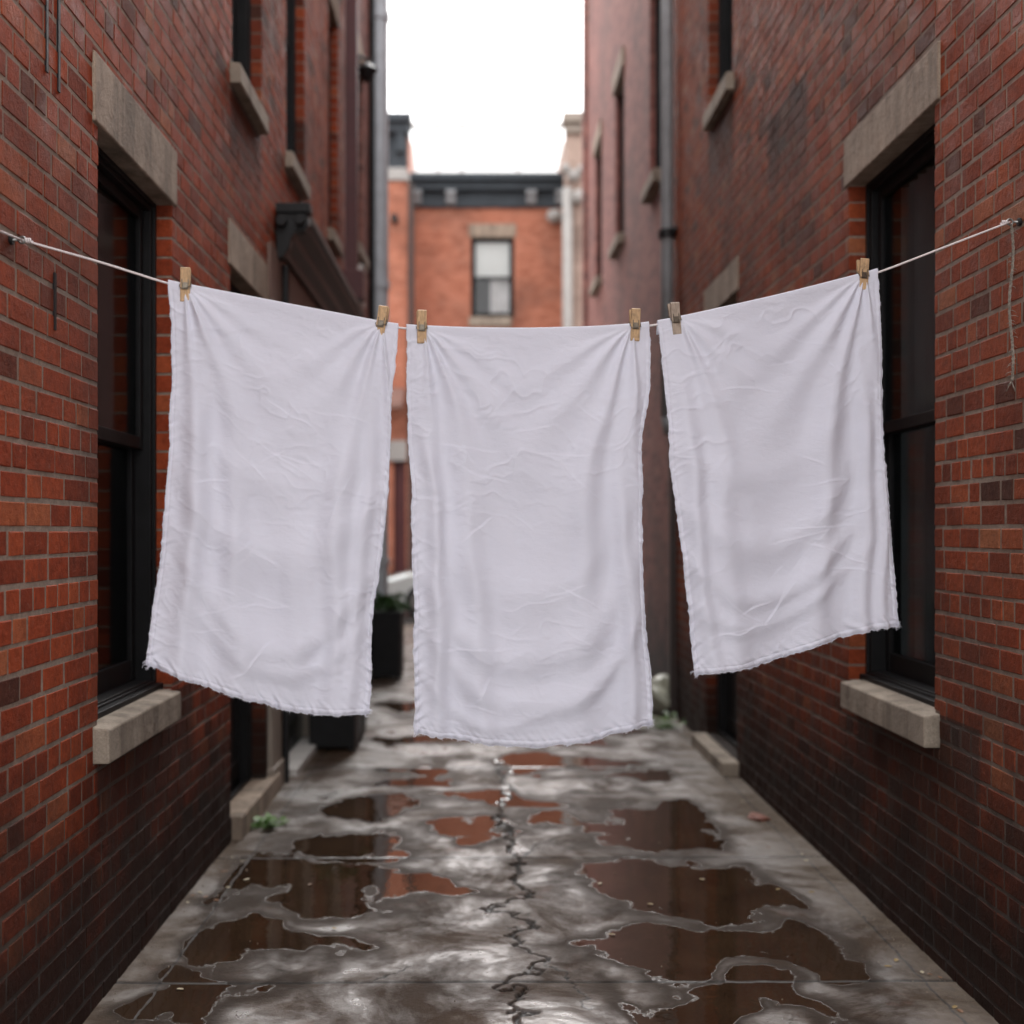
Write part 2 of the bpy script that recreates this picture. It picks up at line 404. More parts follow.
def add_brick(mb, mp, a, b, c, e, tone, rnd, depth=.10):
    pr = rnd.uniform(.0, .0020); bv = .0035; j = lambda: rnd.uniform(-.0018, .0018)
    F = [(a+bv+j(), c+bv+j()), (b-bv+j(), c+bv+j()), (b-bv+j(), e-bv+j()), (a+bv+j(), e-bv+j())]
    E = [(a+j()*.6, c+j()*.6), (b+j()*.6, c+j()*.6), (b+j()*.6, e+j()*.6), (a+j()*.6, e+j()*.6)]
    n = len(mb.v); tl = rnd.uniform(-.001, .001)
    mb.v += [mp(-pr + (tl if q in (0, 3) else -tl), *F[q]) for q in range(4)]
    mb.v += [mp(-pr + bv, *E[q]) for q in range(4)] + [mp(depth, *E[q]) for q in range(4)]
    fs = [(0,1,2,3)] + [(q, 4+q, 4+(q+1)%4, (q+1)%4) for q in range(4)] + [(4+q, 8+q, 8+(q+1)%4, 4+(q+1)%4) for q in range(4)]
    for f in fs: mb.f.append(tuple(n+i for i in f)); mb.m.append(1); mb.t.append(tone)

def lay_bricks(mb, mp, d0, d1, z0, z1, cuts, L, rh, seed, mj=.0112):
    rnd = random.Random(seed); row = 0; z = z0
    while z < z1:
        d = d0 - rnd.uniform(0, L); wob = rnd.uniform(-.0015, .0015); header = (row % 6 == 5)
        while d < d1:
            q = rnd.random()
            l = (L*.55 if header else (L if q < .60 else (L*.62 if q < .8 else L*1.25))) * rnd.uniform(.93, 1.07)
            a, b = max(d + mj/2, d0), min(d + l - mj/2, d1); d += l
            if b - a < .005: continue
            c, e = z + mj/2 + wob, z + rh - mj/2 + wob
            t = min(1, max(.12, rnd.gauss(.56, .19)))
            if rnd.random() < .03: t = rnd.uniform(0, .14)
            pieces = [(a, b, c, e)]
            for (ca, cb, cc, ce) in cuts:
                nxt = []
                for (pa, pb, pc, pe) in pieces:
                    if pb <= ca or pa >= cb or pe <= cc or pc >= ce: nxt.append((pa, pb, pc, pe)); continue
                    if pa < ca: nxt.append((pa, ca, pc, pe))
                    if pb > cb: nxt.append((cb, pb, pc, pe))
                    xa, xb = max(pa, ca), min(pb, cb)
                    if pc < cc - .018: nxt.append((xa, xb, pc, cc - .005))
                    if pe > ce + .018: nxt.append((xa, xb, ce + .005, pe))
                pieces = nxt
            for (pa, pb, pc, pe) in pieces:
                for (ca, cb, cc, ce) in cuts:             # bricks finish flush on the jambs
                    if pc < ce and pe > cc:
                        if 0 < pa - cb < .035: pa = cb
                        if 0 < ca - pb < .035: pb = ca
                if pb - pa > .005: add_brick(mb, mp, pa, pb, pc, pe, t, rnd)
        z += rh; row += 1

def ring(mb, mp, s0, s1, d0, d1, z0, z1, w, wb=None, wt=None, m=0):
    wb = wb or w; wt = wt or w
    mb.box((s0, d0, z0), (s1, d0+w, z1), m, mp); mb.box((s0, d1-w, z0), (s1, d1, z1), m, mp)
    mb.box((s0+.001, d0+w, z0), (s1-.001, d1-w, z0+wb), m, mp); mb.box((s0+.001, d0+w, z1-wt), (s1-.001, d1-w, z1), m, mp)

def window(mp, parent, d0, d1, z0, z1, rs=.075, lintel=.235, sill=.125, sp=.055, mid=None, curtain='left', lab=None, gl='glass', mlint='stone', blind=0, fw=.05):
    """opening d0..d1 x z0..z1; part window > pane, pane, sill, lintel, curtain, interior"""
    mid = mid or (z0+z1)/2; mb = MB()
    ring(mb, mp, rs, rs+.11, d0-.004, d1+.004, z0-.01, z1+.01, fw+.004, .05)
    ring(mb, mp, rs-.012, rs+.02, d0+.002, d1-.002, z0+.01, z1-.002, .022)                     # brick mould
    ring(mb, mp, rs+.030, rs+.062, d0+fw, d1-fw, mid-.02, z1-fw+.01, .045, .05)             # upper sash
    ring(mb, mp, rs+.064, rs+.100, d0+fw, d1-fw, z0+.04, mid+.032, .05, .085, .052)           # lower sash
    mb.box((rs-.04, d0+.003, z0-.012), (rs+.03, d1-.003, z0+.022), 0, mp)                         # timber sub-sill
    o = mb.build('window', M['black'], parent, bevel=.003)
    if lab: o['label'] = lab
    for (s, a, b) in ((rs+.046, mid+.01, z1-fw-.02), (rs+.082, z0+.10, mid)):
        p = MB(); p.box((s, d0+fw+.03, a), (s+.004, d1-fw-.03, b), 0, mp); p.build('pane', M[gl], o)
    if lintel:
        p = MB(); p.box((-.010, d0-.055, z1), (.10, d1+.055, z1+lintel), 0, mp); l = p.build('lintel', M[mlint], o, bevel=.006)
    if sill:
        p = MB(); t = z0
        prof = [(-sp, t-sill), (.13, t-sill), (.13, t+.006), (-.0, t-.001), (-sp, t-.008)]
        p.prism(prof, lambda s, z, d: mp(s, d, z), d0-.05, d1-.06); p.build('sill', M['stone2'], o, bevel=.007)
    p = MB(); a, b, c, e, s0, s1 = d0-.002, d1+.002, z0-.002, z1+.002, rs+.108, rs+.75
    for q in ([(s0,a,c),(s1,a,c),(s1,a,e),(s0,a,e)], [(s0,b,c),(s0,b,e),(s1,b,e),(s1,b,c)], [(s0,a,c),(s0,b,c),(s1,b,c),(s1,a,c)],
              [(s0,a,e),(s1,a,e),(s1,b,e),(s0,b,e)], [(s1,a,c),(s1,b,c),(s1,b,e),(s1,a,e)]): p.quad([mp(*x) for x in q])
    p.build('interior', M['dark'], o, recalc=False)
    if curtain:
        p = MB(); n = 40
        for (u0, u1) in ({'left': ((.0, .42),), 'right': ((.45, 1.),), 'both': ((0, .3), (.62, 1.))}[curtain]):
            for i in range(n):
                f0 = u0+(u1-u0)*i/n; f1 = u0+(u1-u0)*(i+1)/n
                g = lambda f: rs+.17+.018*math.sin(f*62)+.008*math.sin(f*151)
                A = d0+.01+(d1-d0-.02)*f0; B = d0+.01+(d1-d0-.02)*f1
                p.quad([mp(g(f0), A, z0+.02), mp(g(f1), B, z0+.02), mp(g(f1), B, z1-.02), mp(g(f0), A, z1-.02)])
        p.build('curtain', M['curtain'], o, smooth=True, recalc=False)
    if blind:
        p = MB(); p.box((rs+.12, d0+.02, mid), (rs+.13, d1-.02, z1-.02), 0, mp); p.build('blind', M['blind'], o)
    return o

def door(mp, parent, d0, d1, z0, z1, rs=.09, lintel=.235):
    mb = MB(); ring(mb, mp, rs, rs+.11, d0-.004, d1+.004, z0-.05, z1+.01, .07, .05)
    ring(mb, mp, rs-.012, rs+.02, d0+.002, d1-.002, z0, z1-.002, .024)
    o = mb.build('door', M['black'], parent, bevel=.003)
    p = MB(); a, b = d0+.066, d1-.066
    p.box((rs+.05, a, z0), (rs+.09, b, z1-.05), 0, mp)
    zz = [(z0+.12, z0+.75), (z0+.90, z0+1.7), (z0+1.82, z1-.15)]
    for c, e in zz:
        for u0, u1 in ((a+.1, (a+b)/2-.05), ((a+b)/2+.05, b-.1)): ring(p, mp, rs+.036, rs+.052, u0, u1, c, e, .028)
    p.build('door_leaf', M['black'], o, bevel=.003)
    p = MB(); p.box((rs+.02, a+.06, z0+1.0), (rs+.05, a+.09, z0+1.03), 0, mp); p.box((rs+.005, a+.05, z0+1.01), (rs+.02, a+.16, z0+1.035), 0, mp)
    p.build('handle', M['steel'], o, bevel=.003)
    if lintel:
        p = MB(); p.box((-.010, d0-.055, z1), (.10, d1+.055, z1+lintel), 0, mp); p.build('lintel', M['stone'], o, bevel=.006)
    return o

HT = 8.3
# ======== left near building
LB = empty('brick_building', (WL, 4, 0), 'near red brick building on the left of the alley, with the shop front', 'building')
Lw = [(4.06, 5.03, .948, 2.975)]
Ld = [(6.20, 7.19, .12, 2.975)]
Lup = [(6.24, 7.08, 4.03, 6.0), (7.97, 8.78, 4.12, 6.1), (10.15, 10.8, 4.17, 6.15)]
store = (7.74, 10.9, 0.0, 2.98)
holes = Lw + Ld + Lup + [store]
cuts = [(a, b, c, e) for a, b, c, e in holes]
for a, b, c, e in Lw + Lup: cuts += [(a-.05, b-.06, c-.125, c+.004), (a-.055, b+.055, e, e+.235)]
for a, b, c, e in Ld: cuts += [(a-.055, b+.055, e, e+.235), (a-.02, b+.2, 0, .12)]
cuts += [(7.25, 10.95, -1, 3.36)]
mb = MB(); LEND = 11.3
wall_cells(mb, mapL, 2.3, LEND, -.3, HT, holes, s0=.0010)
lay_bricks(mb, mapL, 2.3, LEND, -.02, HT, cuts, .185, .0815, 11)
wall_cells(mb, mapL, .4, 2.3, -.3, HT, [], m=2)  # unseen stretch, cut short to let more light onto the towels
mb.build('wall', [M['mort'], M['brickL'], M['brickFlat']], LB, recalc=False)
window(mapL, LB, *Lw[0], curtain='left')
for h in Lup: window(mapL, LB, *h, curtain=None, sill=.11)
door(mapL, LB, *Ld[0])
p = MB(); p.box((-.055, 6.24, -.02), (.2, 7.42, .12), 0, mapL); p.build('doorstep', M['stone'], LB, bevel=.012)
# storefront
sf = MB()
sf.box((-.02, 7.74, -.02), (.10, 7.86, 3.02), 0, mapL); sf.box((-.02, 9.05, .05), (.10, 9.16, 2.96), 0, mapL); sf.box((-.02, 10.8, -.02), (.10, 10.94, 3.02), 0, mapL)
sf.box((-.018, 7.86, 2.94), (.098, 10.8, 3.018), 0, mapL)
sfo = sf.build('shop_front', M['beige'], LB, bevel=.008)
p = MB(); p.box((-.03, 7.28, .16), (.12, 7.62, 3.02), 0, mapL); p.box((-.045, 7.26, -.02), (.12, 7.64, .165), 0, mapL); p.build('pilaster', M['beige'], sfo, bevel=.008)
p = MB(); p.box((.05, 7.86, .06), (.09, 9.05, 3.0), 0, mapL); p.box((.05, 9.16, .06), (.09, 10.8, 3.0), 0, mapL); p.build('shop_pane', M['glass'], sfo)
p = MB(); p.quad([mapL(.5, 7.7, -.1), mapL(.5, 10.95, -.1), mapL(.5, 10.95, 3.1), mapL(.5, 7.7, 3.1)])
p.quad([mapL(.0, 10.96, -.1), mapL(.5, 10.96, -.1), mapL(.5, 10.96, 3.1), mapL(.0, 10.96, 3.1)])
p.quad([mapL(.1, 7.72, -.1), mapL(.5, 7.72, -.1), mapL(.5, 7.72, 3.1), mapL(.1, 7.72, 3.1)]); p.build('interior', M['dark'], sfo, recalc=False)
p = MB(); p.box((-.09, 7.86, -.02), (.06, 9.6, .05), 0, mapL); p.build('threshold', M['white'], sfo, bevel=.006)
p = MB(); p.box((-.02, 7.27, 3.02), (.10, 10.95, 3.36), 0, mapL); p.build('fascia', M['fascia'], sfo, bevel=.004)
p = MB()
cp = [(-.02, 3.36), (-.05, 3.36), (-.05, 3.42), (-.10, 3.46), (-.10, 3.52), (-.165, 3.57), (-.165, 3.61), (-.19, 3.62), (-.19, 3.67), (.08, 3.70), (.08, 3.36)]
p.prism(cp, lambda s, z, d: mapL(s, d, z), 7.62, 11.28); p.build('shop_cornice', M['dkbrown'], LB, bevel=.003)
p = MB()   # scrolled end bracket
bp = [(-.01, 3.60), (-.20, 3.60), (-.215, 3.53), (-.19, 3.49), (-.13, 3.48), (-.10, 3.44), (-.09, 3.38), (-.05, 3.33), (-.01, 3.31)]
p.prism(bp, lambda s, z, d: mapL(s, d, z), 7.52, 7.615)
p.box((-.225, 7.50, 3.60), (-.01, 7.617, 3.66), 0, mapL)
p.tube([mapL(-.165, 7.505, 3.545), mapL(-.165, 7.46, 3.545)], .03, 14); p.tube([mapL(-.05, 7.505, 3.54), mapL(-.05, 7.46, 3.54)], .035, 14)
bo = p.build('cornice_bracket', M['black2'], LB, bevel=.004)
p = MB(); p.tube([mapL(-.045, 7.67, z) for z in (-.02, 1, 2, 3.3)], .022, 12)
for z in (.4, 1.7, 2.9): p.tube([mapL(-.045, 7.67, z), mapL(-.045, 7.67, z+.04)], .03, 12)
p.build('drain_pipe', M['black2'], LB, smooth=False)
# iron strips let into the near wall
p = MB()
for (x, y0, y1) in ((46, -30, 72), (58, -20, 92), (54, 273, 330)):
    p = MB(); d = FPX*WL/(x-VX); za = P(x, y0, d).z; zb = P(x, y1, d).z
    p.box((-.005, d-.009, zb), (.02, d+.009, za), 0, mapL); p.build('wall_tie', M['black2'], LB)
# oxblood drain with hopper, above shop cornice
p = MB(); p.box((-.16, 10.94, 3.98), (-.05, 11.04, HT-.3), 0, mapL); p.box((-.22, 10.88, 3.72), (-.03, 11.1, 3.98), 0, mapL)
p.build('hopper_pipe', M['oxblood'], LB, bevel=.008)

# ======== left far building
LF = empty('brick_building', (WL, 13.9, 0), 'narrow faded red building with a fat grey downpipe on its corner', 'building')
mb = MB(); h2 = [(12.4, 13.3, 4.6, 6.6), (12.4, 13.3, 1.0, 3.0)]
wall_cells(mb, mapL, LEND+.003, 16.6, -.3, 9.4, h2, s0=.02, th=4)
mb.build('wall', M['brickFar'], LF, recalc=False)
for h in h2: window(mapL, LF, *h, rs=.08, curtain=None)
p = MB(); X = WL+.09; p.tube([(X, 14.1, z) for z in (-.02, 2, 4, 6, 8, 9.3)], .11, 18)
for z in (1.2, 4.45, 7.6): p.tube([(X, 14.1, z), (X, 14.1, z+.10)], .128, 18)
p.build('downpipe', M['greypipe'], LF, smooth=False, bevel=.004)
p = MB(); p.tube([(X-.07, 13.98, z) for z in (-.02, 5, 9.3)], .03, 10); p.build('cable_duct', M['black2'], LF)
p = MB(); p.box((-.10, 12.0, 3.9), (.03, 12.35, 4.25), 0, mapL); p.box((-.115, 12.02, 4.25), (.03, 12.33, 4.28), 0, mapL); p.build('meter_box', M['white'], LF, bevel=.01)

# ======== right near building
RB = empty('brick_building', (WR, 5, 0), 'near red brick building on the right of the alley', 'building')
Rw = [(4.46, 5.50, .93, 3.19)]; Rd = [(7.92, 9.0, .10, 3.19)]
Rup = [(8.06, 8.92, 4.68, 6.68)]
REND = 10.5
cuts = list(Rw + Rd + Rup)
for a, b, c, e in Rw + Rup: cuts += [(a-.05, b-.06, c-.125, c+.004), (a-.055, b+.055, e, e+.215)]
for a, b, c, e in Rd: cuts += [(a-.055, b+.055, e, e+.215)]
mb = MB(); wall_cells(mb, mapR, 2.3, REND, -.3, HT, Rw+Rd+Rup, s0=.0010)
lay_bricks(mb, mapR, 2.3, REND, -.03, HT, cuts, .160, .0785, 23)
wall_cells(mb, mapR, .4, 2.3, -.3, HT, [], m=2)  # unseen end of the wall, shortened to open the towel fronts to light
mb.build('wall', [M['mort'], M['brickR'], M['brickFlat']], RB, recalc=False)
window(mapR, RB, *Rw[0], rs=.085, lintel=.215, curtain='right', sp=.06)
window(mapR, RB, *Rup[0], rs=.085, lintel=.215, curtain=None)
door(mapR, RB, *Rd[0], lintel=.215)
p = MB(); p.box((-.11, 7.86, -.02), (.2, 9.05, .09), 0, mapR); p.build('doorstep', M['stone2'], RB, bevel=.012)
p = MB(); X = WR-.075; p.tube([(X, 10.42, z) for z in (2.6, 4, 6, 8.3)], .055, 16); p.tube([(X+.03, 10.44, 2.45), (X, 10.42, 2.6)], .055, 12)
po = p.build('downpipe', M['greypipe2'], RB, smooth=True)
p = MB(); p.box((-.055, 10.38, -.02), (.01, 10.46, 2.5), 0, mapR); p.build('dark_strip', M['dkbrown'], RB, bevel=.01)  # dark brown strip running down the wall below the pipe
for z in (4.15, 6.9): p = MB(); p.tube([(X, 10.42, z), (X, 10.42, z+.07)], .078, 16); p.build('pipe_collar', M['black2'], po)
p = MB()
p.tube([(X, 10.40, 4.22), (X+.09, 10.36, 4.22)], .02, 8); p.tube([(X+.07, 10.36, 4.22), (X+.11, 10.36, 4.22)], .045, 10)
p.build('clamp', M['black2'], po)

# ======== right far building
RF = empty('brick_building', (WR, 15, 0), 'tall smooth brownish red building beyond the grey pipe, far right of the alley', 'building')
h3 = [(11.4, 12.25, 5.05, 7.1), (14.45, 15.4, 5.2, 7.2), (17.15, 18.1, 5.26, 7.25)]
mb = MB(); wall_cells(mb, mapR, REND+.003, 19.8, -.3, 11, h3, s0=.03, th=4); mb.build('wall', M['brickBrown'], RF, recalc=False)
for h in h3: window(mapR, RF, *h, rs=.10, curtain=None, sp=.07)
p = MB(); p.box((-.03, 19.5, -.02), (.03, 19.84, 11), 0, mapR); p.build('corner_pilaster', M['brickFar'], RF)

# ======== end of the view
def mapF(D): return lambda s, x, z: (x, D+s, z)
def xd(px, D): return (px-VX)/FPX*D
def zd(py, D): return CH-(py-VY)/FPX*D
D = 29.0; mF = mapF(D)
EB = empty('brick_building', (0, D, 0), 'orange brick building across the end of the alley with one window under a dark cornice', 'building')
wd = (xd(471, D), xd(514, D), zd(317, D), zd(237, D))
gh = [(xd(430, D), xd(470, D), .5, 3.2), (xd(490, D), xd(540, D), .5, 3.2)]
x0, x1 = xd(410, D), xd(566, D); top = zd(208, D)
mb = MB(); wall_cells(mb, mF, x0, x1, -.3, zd(182, D), [wd]+gh, th=6); mb.build('wall', M['brickOrange'], EB, recalc=False)
window(mF, EB, *wd, rs=.08, lintel=.32, sill=.24, sp=.09, curtain='right', mlint='stone', blind=1, fw=.06, gl='clear')
for g in gh: window(mF, EB, *g, rs=.1, lintel=.3, sill=.12, curtain='both', fw=.07)
p = MB(); zt = zd(178, D)
p.box((-.45, x0-.1, zt-.16), (.3, x1+.02, zt), 0, mF); p.box((-.30, x0-.1, zt-.36), (.3, x1+.0, zt-.16), 0, mF)
p.box((-.10, x0-.05, top), (.3, x1, zt-.36), 0, mF)
p.build('cornice', M['slate'], EB, bevel=.01)
for px in (417, 451, 531, 560):
    b = MB(); x = xd(px, D)
    b.prism([(-.10, zt-.36), (-.30, zt-.36), (-.30, zt-.46), (-.22, zt-.52), (-.20, zt-.62), (-.12, zt-.68), (-.10, zt-.68)], lambda s, z, a: mF(s, a, z), x-.12, x+.12)
    b.build('cornice_bracket', M['greypipe2'], EB, bevel=.01)
b = MB(); b.tube([mF(-.02, xd(554, D), zd(222, D)), mF(-.25, xd(554, D), zd(222, D))], .05, 8)
b.lathe((xd(554, D), D-.3, zd(226, D)), [(.02, 0), (.14, .03), (.2, .12), (.2, .2), (.14, .29), (.03, .32)], 16); b.build('wall_light', M['trim'], EB, smooth=True)
# roof screen behind cornice
RS = empty('roof_railing', (0, D+3, zt), 'pale glazed railing along the flat roof above the dark cornice', 'railing')
fr = N('frosted glass'); fr.b.inputs['Base Color'].default_value = (.5,.54,.54,1); fr.b.inputs['Roughness'].default_value = .4
t_ = fr.n('BsdfTransparent'); ms = fr.n('MixShader'); ms.inputs[0].default_value = .55; fr.l(t_.outputs[0], ms.inputs[1]); fr.l(fr.b.outputs[0], ms.inputs[2]); fr.l(ms.outputs[0], fr.out.inputs[0])
D2 = D+3; m2 = mapF(D2); zr = zd(124, D2)
p = MB(); p.box((0, xd(412, D2), zt-.2), (.03, xd(563, D2), zr-.03), 0, m2); p.build('glazing', fr.m, RS)
p = MB(); p.box((-.03, xd(412, D2), zr-.03), (.05, xd(563, D2), zr+.03), 0, m2); p.build('top_rail', M['trim'], RS)
for px in (438, 462, 518): p = MB(); x = xd(px, D2); p.box((-.03, x-.03, zt-.2), (-.001, x+.03, zr-.031), 0, m2); p.build('post', M['trim'], RS)

# neighbour left of the orange building
D3 = 28.0; m3 = mapF(D3)
NB = empty('brick_building', (xd(380, D3), D3, 0), 'orange brick corner shop with white capped pier, seen between grey pipe and first towel', 'building')
mb = MB(); xa, xb = xd(250, D3), xd(407, D3)
wall_cells(mb, m3, xa, xb, -.3, zd(180, D3), [(xd(393.5, D3), xd(405.5, D3), .02, zd(461, D3)), (xd(330, D3), xd(386, D3), .3, zd(461, D3))], th=5); mb.build('wall', M['brickOrange'], NB, recalc=False)
p = MB(); p.box((.12, xd(392, D3), -.1), (.2, xb-.02, zd(459, D3)), 0, m3); p.build('door', M['oxblood'], NB)
p = MB(); p.box((.12, xd(325, D3), -.1), (.2, xd(387, D3), zd(459, D3)), 0, m3); p.build('shop_window', M['black'], NB)
p = MB(); p.box((-.15, xa, zd(461, D3)), (-.002, xb, zd(441, D3)), 0, m3); p.build('sign_fascia', M['trim'], NB, bevel=.01)
p = MB(); p.prism([(-.003, zd(388, D3)), (-.9, zd(408, D3)), (-.9, zd(412, D3)), (-.003, zd(392, D3))], lambda s, z, a: m3(s, a, z), xa, xb-.05)
p.build('awning', simple('faded salmon canvas', (.22,.12,.095), .8, .2, 5, .05), NB)
p = MB(); p.box((-.08, xd(385, D3), zd(181, D3)), (.5, xb+.05, zd(174, D3)), 0, m3); p.box((-.03, xd(387, D3), zd(174, D3)), (.4, xb, zd(168, D3)), 0, m3); p.build('pier_cap', M['trim'], NB, bevel=.02)
p = MB(); p.tube([m3(-.05, xd(395, D3), zd(221, D3)), m3(-.35, xd(395, D3), zd(221, D3))], .09, 12); p.build('vent', M['black2'], NB)
p = MB(); p.tube([m3(-.08, xd(408, D3)+.08, z) for z in (0, 5, zd(185, D3))], .07, 10); p.build('downpipe', M['dkbrown'], NB)
# taller dark-corniced building behind it
D4 = 36.0; m4 = mapF(D4)
TB = empty('brick_building', (xd(350, D4), D4, 0), 'taller building with a heavy black roof cornice beside the grey pipe, behind the corner shop', 'building')
mb = MB(); wall_cells(mb, m4, xd(250, D4), xd(409, D4), -.3, zd(128, D4), [], th=5); mb.build('wall', M['brickOrange'], TB, recalc=False)
p = MB(); xr = xd(411, D4)
p.box((-.7, xd(250, D4), zd(128, D4)), (.3, xr+.05, zd(120, D4)), 0, m4); p.box((-.5, xd(250, D4), zd(137, D4)), (.3, xr-.02, zd(128, D4)), 0, m4); p.box((-.2, xd(250, D4), zd(178, D4)), (-.002, xr-.1, zd(137, D4)), 0, m4)
for q in range(6): x = xr-.3-q*.9; p.box((-.45, x-.12, zd(156, D4)), (-.2, x+.12, zd(137, D4)), 0, m4)
p.build('cornice', M['slate'], TB, bevel=.02)
# cream building right
D5 = 27.5; m5 = mapF(D5)
CB = empty('cream_building', (xd(600, D5), D5, 0), 'pale pinkish cream building with a white downpipe, right of the orange building', 'building')
mb = MB(); xa, xb = xd(567, D5), xd(760, D5); wall_cells(mb, m5, xa, xb, -.3, zd(125, D5), [], th=5); mb.build('wall', M['brickCream'], CB, recalc=False)
p = MB(); p.box((-.25, xa-.12, zd(125, D5)), (.3, xb, zd(115, D5)), 0, m5); p.box((-.12, xa-.05, zd(134, D5)), (.3, xb, zd(125, D5)), 0, m5); p.build('parapet', M['beige'], CB, bevel=.02)
p = MB(); p.tube([m5(-.14, xd(567, D5), z) for z in (0, 4, zd(190, D5))], .115, 14); p.build('downpipe', M['trim'], CB, smooth=True)
for (px, py, r) in ((565, 171, .11), (581, 172, .11), (573, 178, .14), (579, 199, .17)):
    p = MB(); c = m5(-.2, xd(px, D5), zd(py, D5)); p.lathe((c[0], c[1], c[2]-r), [(r*math.sin(a)+.002, r-r*math.cos(a)) for a in [math.pi*i/10 for i in range(11)]], 16)
    p.tube([c, m5(0, xd(px, D5), zd(py, D5))], .04, 8); p.build('globe_light', M['trim'], CB, smooth=True)

# ======== ground
g = MB(); g.quad([(-70, -40, -.05), (70, -40, -.05), (70, 160, -.05), (-70, 160, -.05)]); tag(g.build('ground', M['paleconc']), kind='structure')
g = MB(); g.box((-40, 20.6, -.2), (40, 26.4, -.02)); tag(g.build('road', M['road']), kind='structure')
g = MB(); g.box((-40, 26.4, -.2), (40, 40, .10)); tag(g.build('far_pavement', M['concrete'], bevel=.02), kind='structure')
g = MB(); g.quad([(-3, -6, -.006), (3, -6, -.006), (3, 2.402, -.006), (-3, 2.402, -.006)]); tag(g.build('alley_floor', M['paleconc']), kind='structure')  # unseen floor behind the camera, made pale as a reflector for the towels

def G(px, py):                       # pixel on the ground plane -> (x, y)
    d = FPX*CH/(py-VY); return ((px-VX)/FPX*d, d)
# puddles: (px, py, half-width px, half-height px, strength)
PUD = [(372,807,58,9,1),(345,843,62,16,1),(300,882,105,20,1),(390,885,60,22,.8),(235,945,120,26,1),(330,940,70,16,.7),(150,1003,80,22,1),(260,1000,60,14,.6),
       (662,812,60,12,1),(650,832,70,14,1),(700,885,95,26,1),(790,905,60,14,.8),(705,948,105,24,1),(800,965,60,10,.7),(760,1006,110,20,1),(640,1000,50,12,.6),
       (410,778,45,7,1),(532,763,45,8,1),(500,800,60,9,.9),(560,822,50,8,.8),(445,884,45,10,1),(470,830,45,8,.8),
       (420,740,50,6,.9),(560,742,50,6,.9),(470,715,60,5,.9),(400,705,30,5,.8),(600,765,45,7,.9),(640,780,40,6,.8),(620,730,30,5,.8)]
def pavement():
    xs = np.linspace(WL-.03, WR+.03, 560)
    ys = np.concatenate([np.linspace(2.4, 3.6, 60)[:-1], np.linspace(3.6, 7, 640)[:-1], np.linspace(7, 12, 320)[:-1], np.linspace(12, 20.6, 160)])
    X, Y = np.meshgrid(xs, ys); z = .0025*fbm(X*1.4, Y*1.1, 3, 3) + .0006*fbm(X*14, Y*14, 5, 3)
    pud = np.full_like(X, -.25)
    PX = VX+FPX*X/Y; PY = VY+FPX*CH/Y
    wx = X*3; wy = Y*2.2
    for (px, py, a, b, st) in PUD:
        cx, cy = G(px, py); hx = a/FPX*cy; hy = b*cy*cy/(FPX*CH)
        r = np.sqrt(((X-cx + .12*fbm(wx, wy, 21))/hx)**2 + ((Y-cy + .22*fbm(wx, wy, 33))/hy)**2)
        pud = np.maximum(pud, st*np.clip(1.15 - .62*r, -.4, 1.0))
    # dry margins against the walls
    e = .05*fbm(X*2, Y*1.5, 8); dl = X-WL+e; dr = WR-X+e
    dry = np.clip(1-dl/(.17), 0, 1)*.8 + np.clip(1.25-dr/(.30+.12*np.sin(Y*1.1)), 0, 1)*.95
    dry = np.clip(dry, 0, 1); pud = pud - dry*.9
    crack = np.zeros_like(X)
    def line(pts, w, dep, jit=.012, sd=1):
        nonlocal z
        jx = X + jit*fbm(X*14, Y*14, 50+sd, 4); jy = Y + jit*fbm(X*14, Y*14, 70+sd, 4); best = np.full_like(X, 9.)
        for (ax, ay), (bx, by) in zip(pts[:-1], pts[1:]):
            vx, vy = bx-ax, by-ay; t = np.clip(((jx-ax)*vx+(jy-ay)*vy)/(vx*vx+vy*vy+1e-9), 0, 1)
            best = np.minimum(best, np.hypot(jx-ax-t*vx, jy-ay-t*vy))
        m = np.exp(-(best/w)**2); z = z - dep*m; np.maximum(crack, np.clip(m*1.3, 0, 1), out=crack)
    for yj in (4.26, 5.89, 8.15, 10.6, 13.4, 16.6): line([(WL, yj), (WR, yj+.02)], .008 if yj < 7 else .012, .006, .003)
    line([(WL+.16, 2.4), (WL+.16, 20)], .004, .0012, .004); line([(WR-.13, 2.4), (WR-.10, 5), (WR-.12, 20)], .004, .0012, .005)
    cr = [(500,762),(508,790),(503,820),(516,858),(522,872),(517,886),(526,897),(500,903),(484,906),(520,912),(528,928),(510,938),(540,962),(532,972),(506,980),(520,1000),(516,1030)]
    line([G(*c) for c in cr], .013, .016, .045, 3)
    line([G(*c) for c in ((360,982),(385,978),(412,966))], .005, .006, .02, 4)
    line([G(*c) for c in ((540,962),(560,975),(590,1010))], .004, .005, .03, 5)
    line([G(*c) for c in ((516,858),(540,845),(560,838))], .005, .006, .03, 6)
    z = z - .001*np.clip(pud, 0, 1); q = np.clip((pud-.25)/.45, 0, 1); q = q*q*(3-2*q)*np.clip(1-crack*3, 0, 1); z = z*(1-q)+(z*.1-.001)*q
    ny, nx = X.shape; me = bpy.data.meshes.new('pavement')
    me.vertices.add(nx*ny); co = np.stack([X, Y, z], -1).astype(np.float32).ravel(); me.vertices.foreach_set('co', co)
    i = np.arange(ny-1)[:, None]*nx + np.arange(nx-1)[None]; f = np.stack([i, i+1, i+1+nx, i+nx], -1).reshape(-1, 4)
    me.loops.add(f.size); me.loops.foreach_set('vertex_index', f.ravel().astype(np.int32)); me.polygons.add(len(f))
    me.polygons.foreach_set('loop_start', np.arange(0, f.size, 4, dtype=np.int32)); me.polygons.foreach_set('loop_total', np.full(len(f), 4, dtype=np.int32))
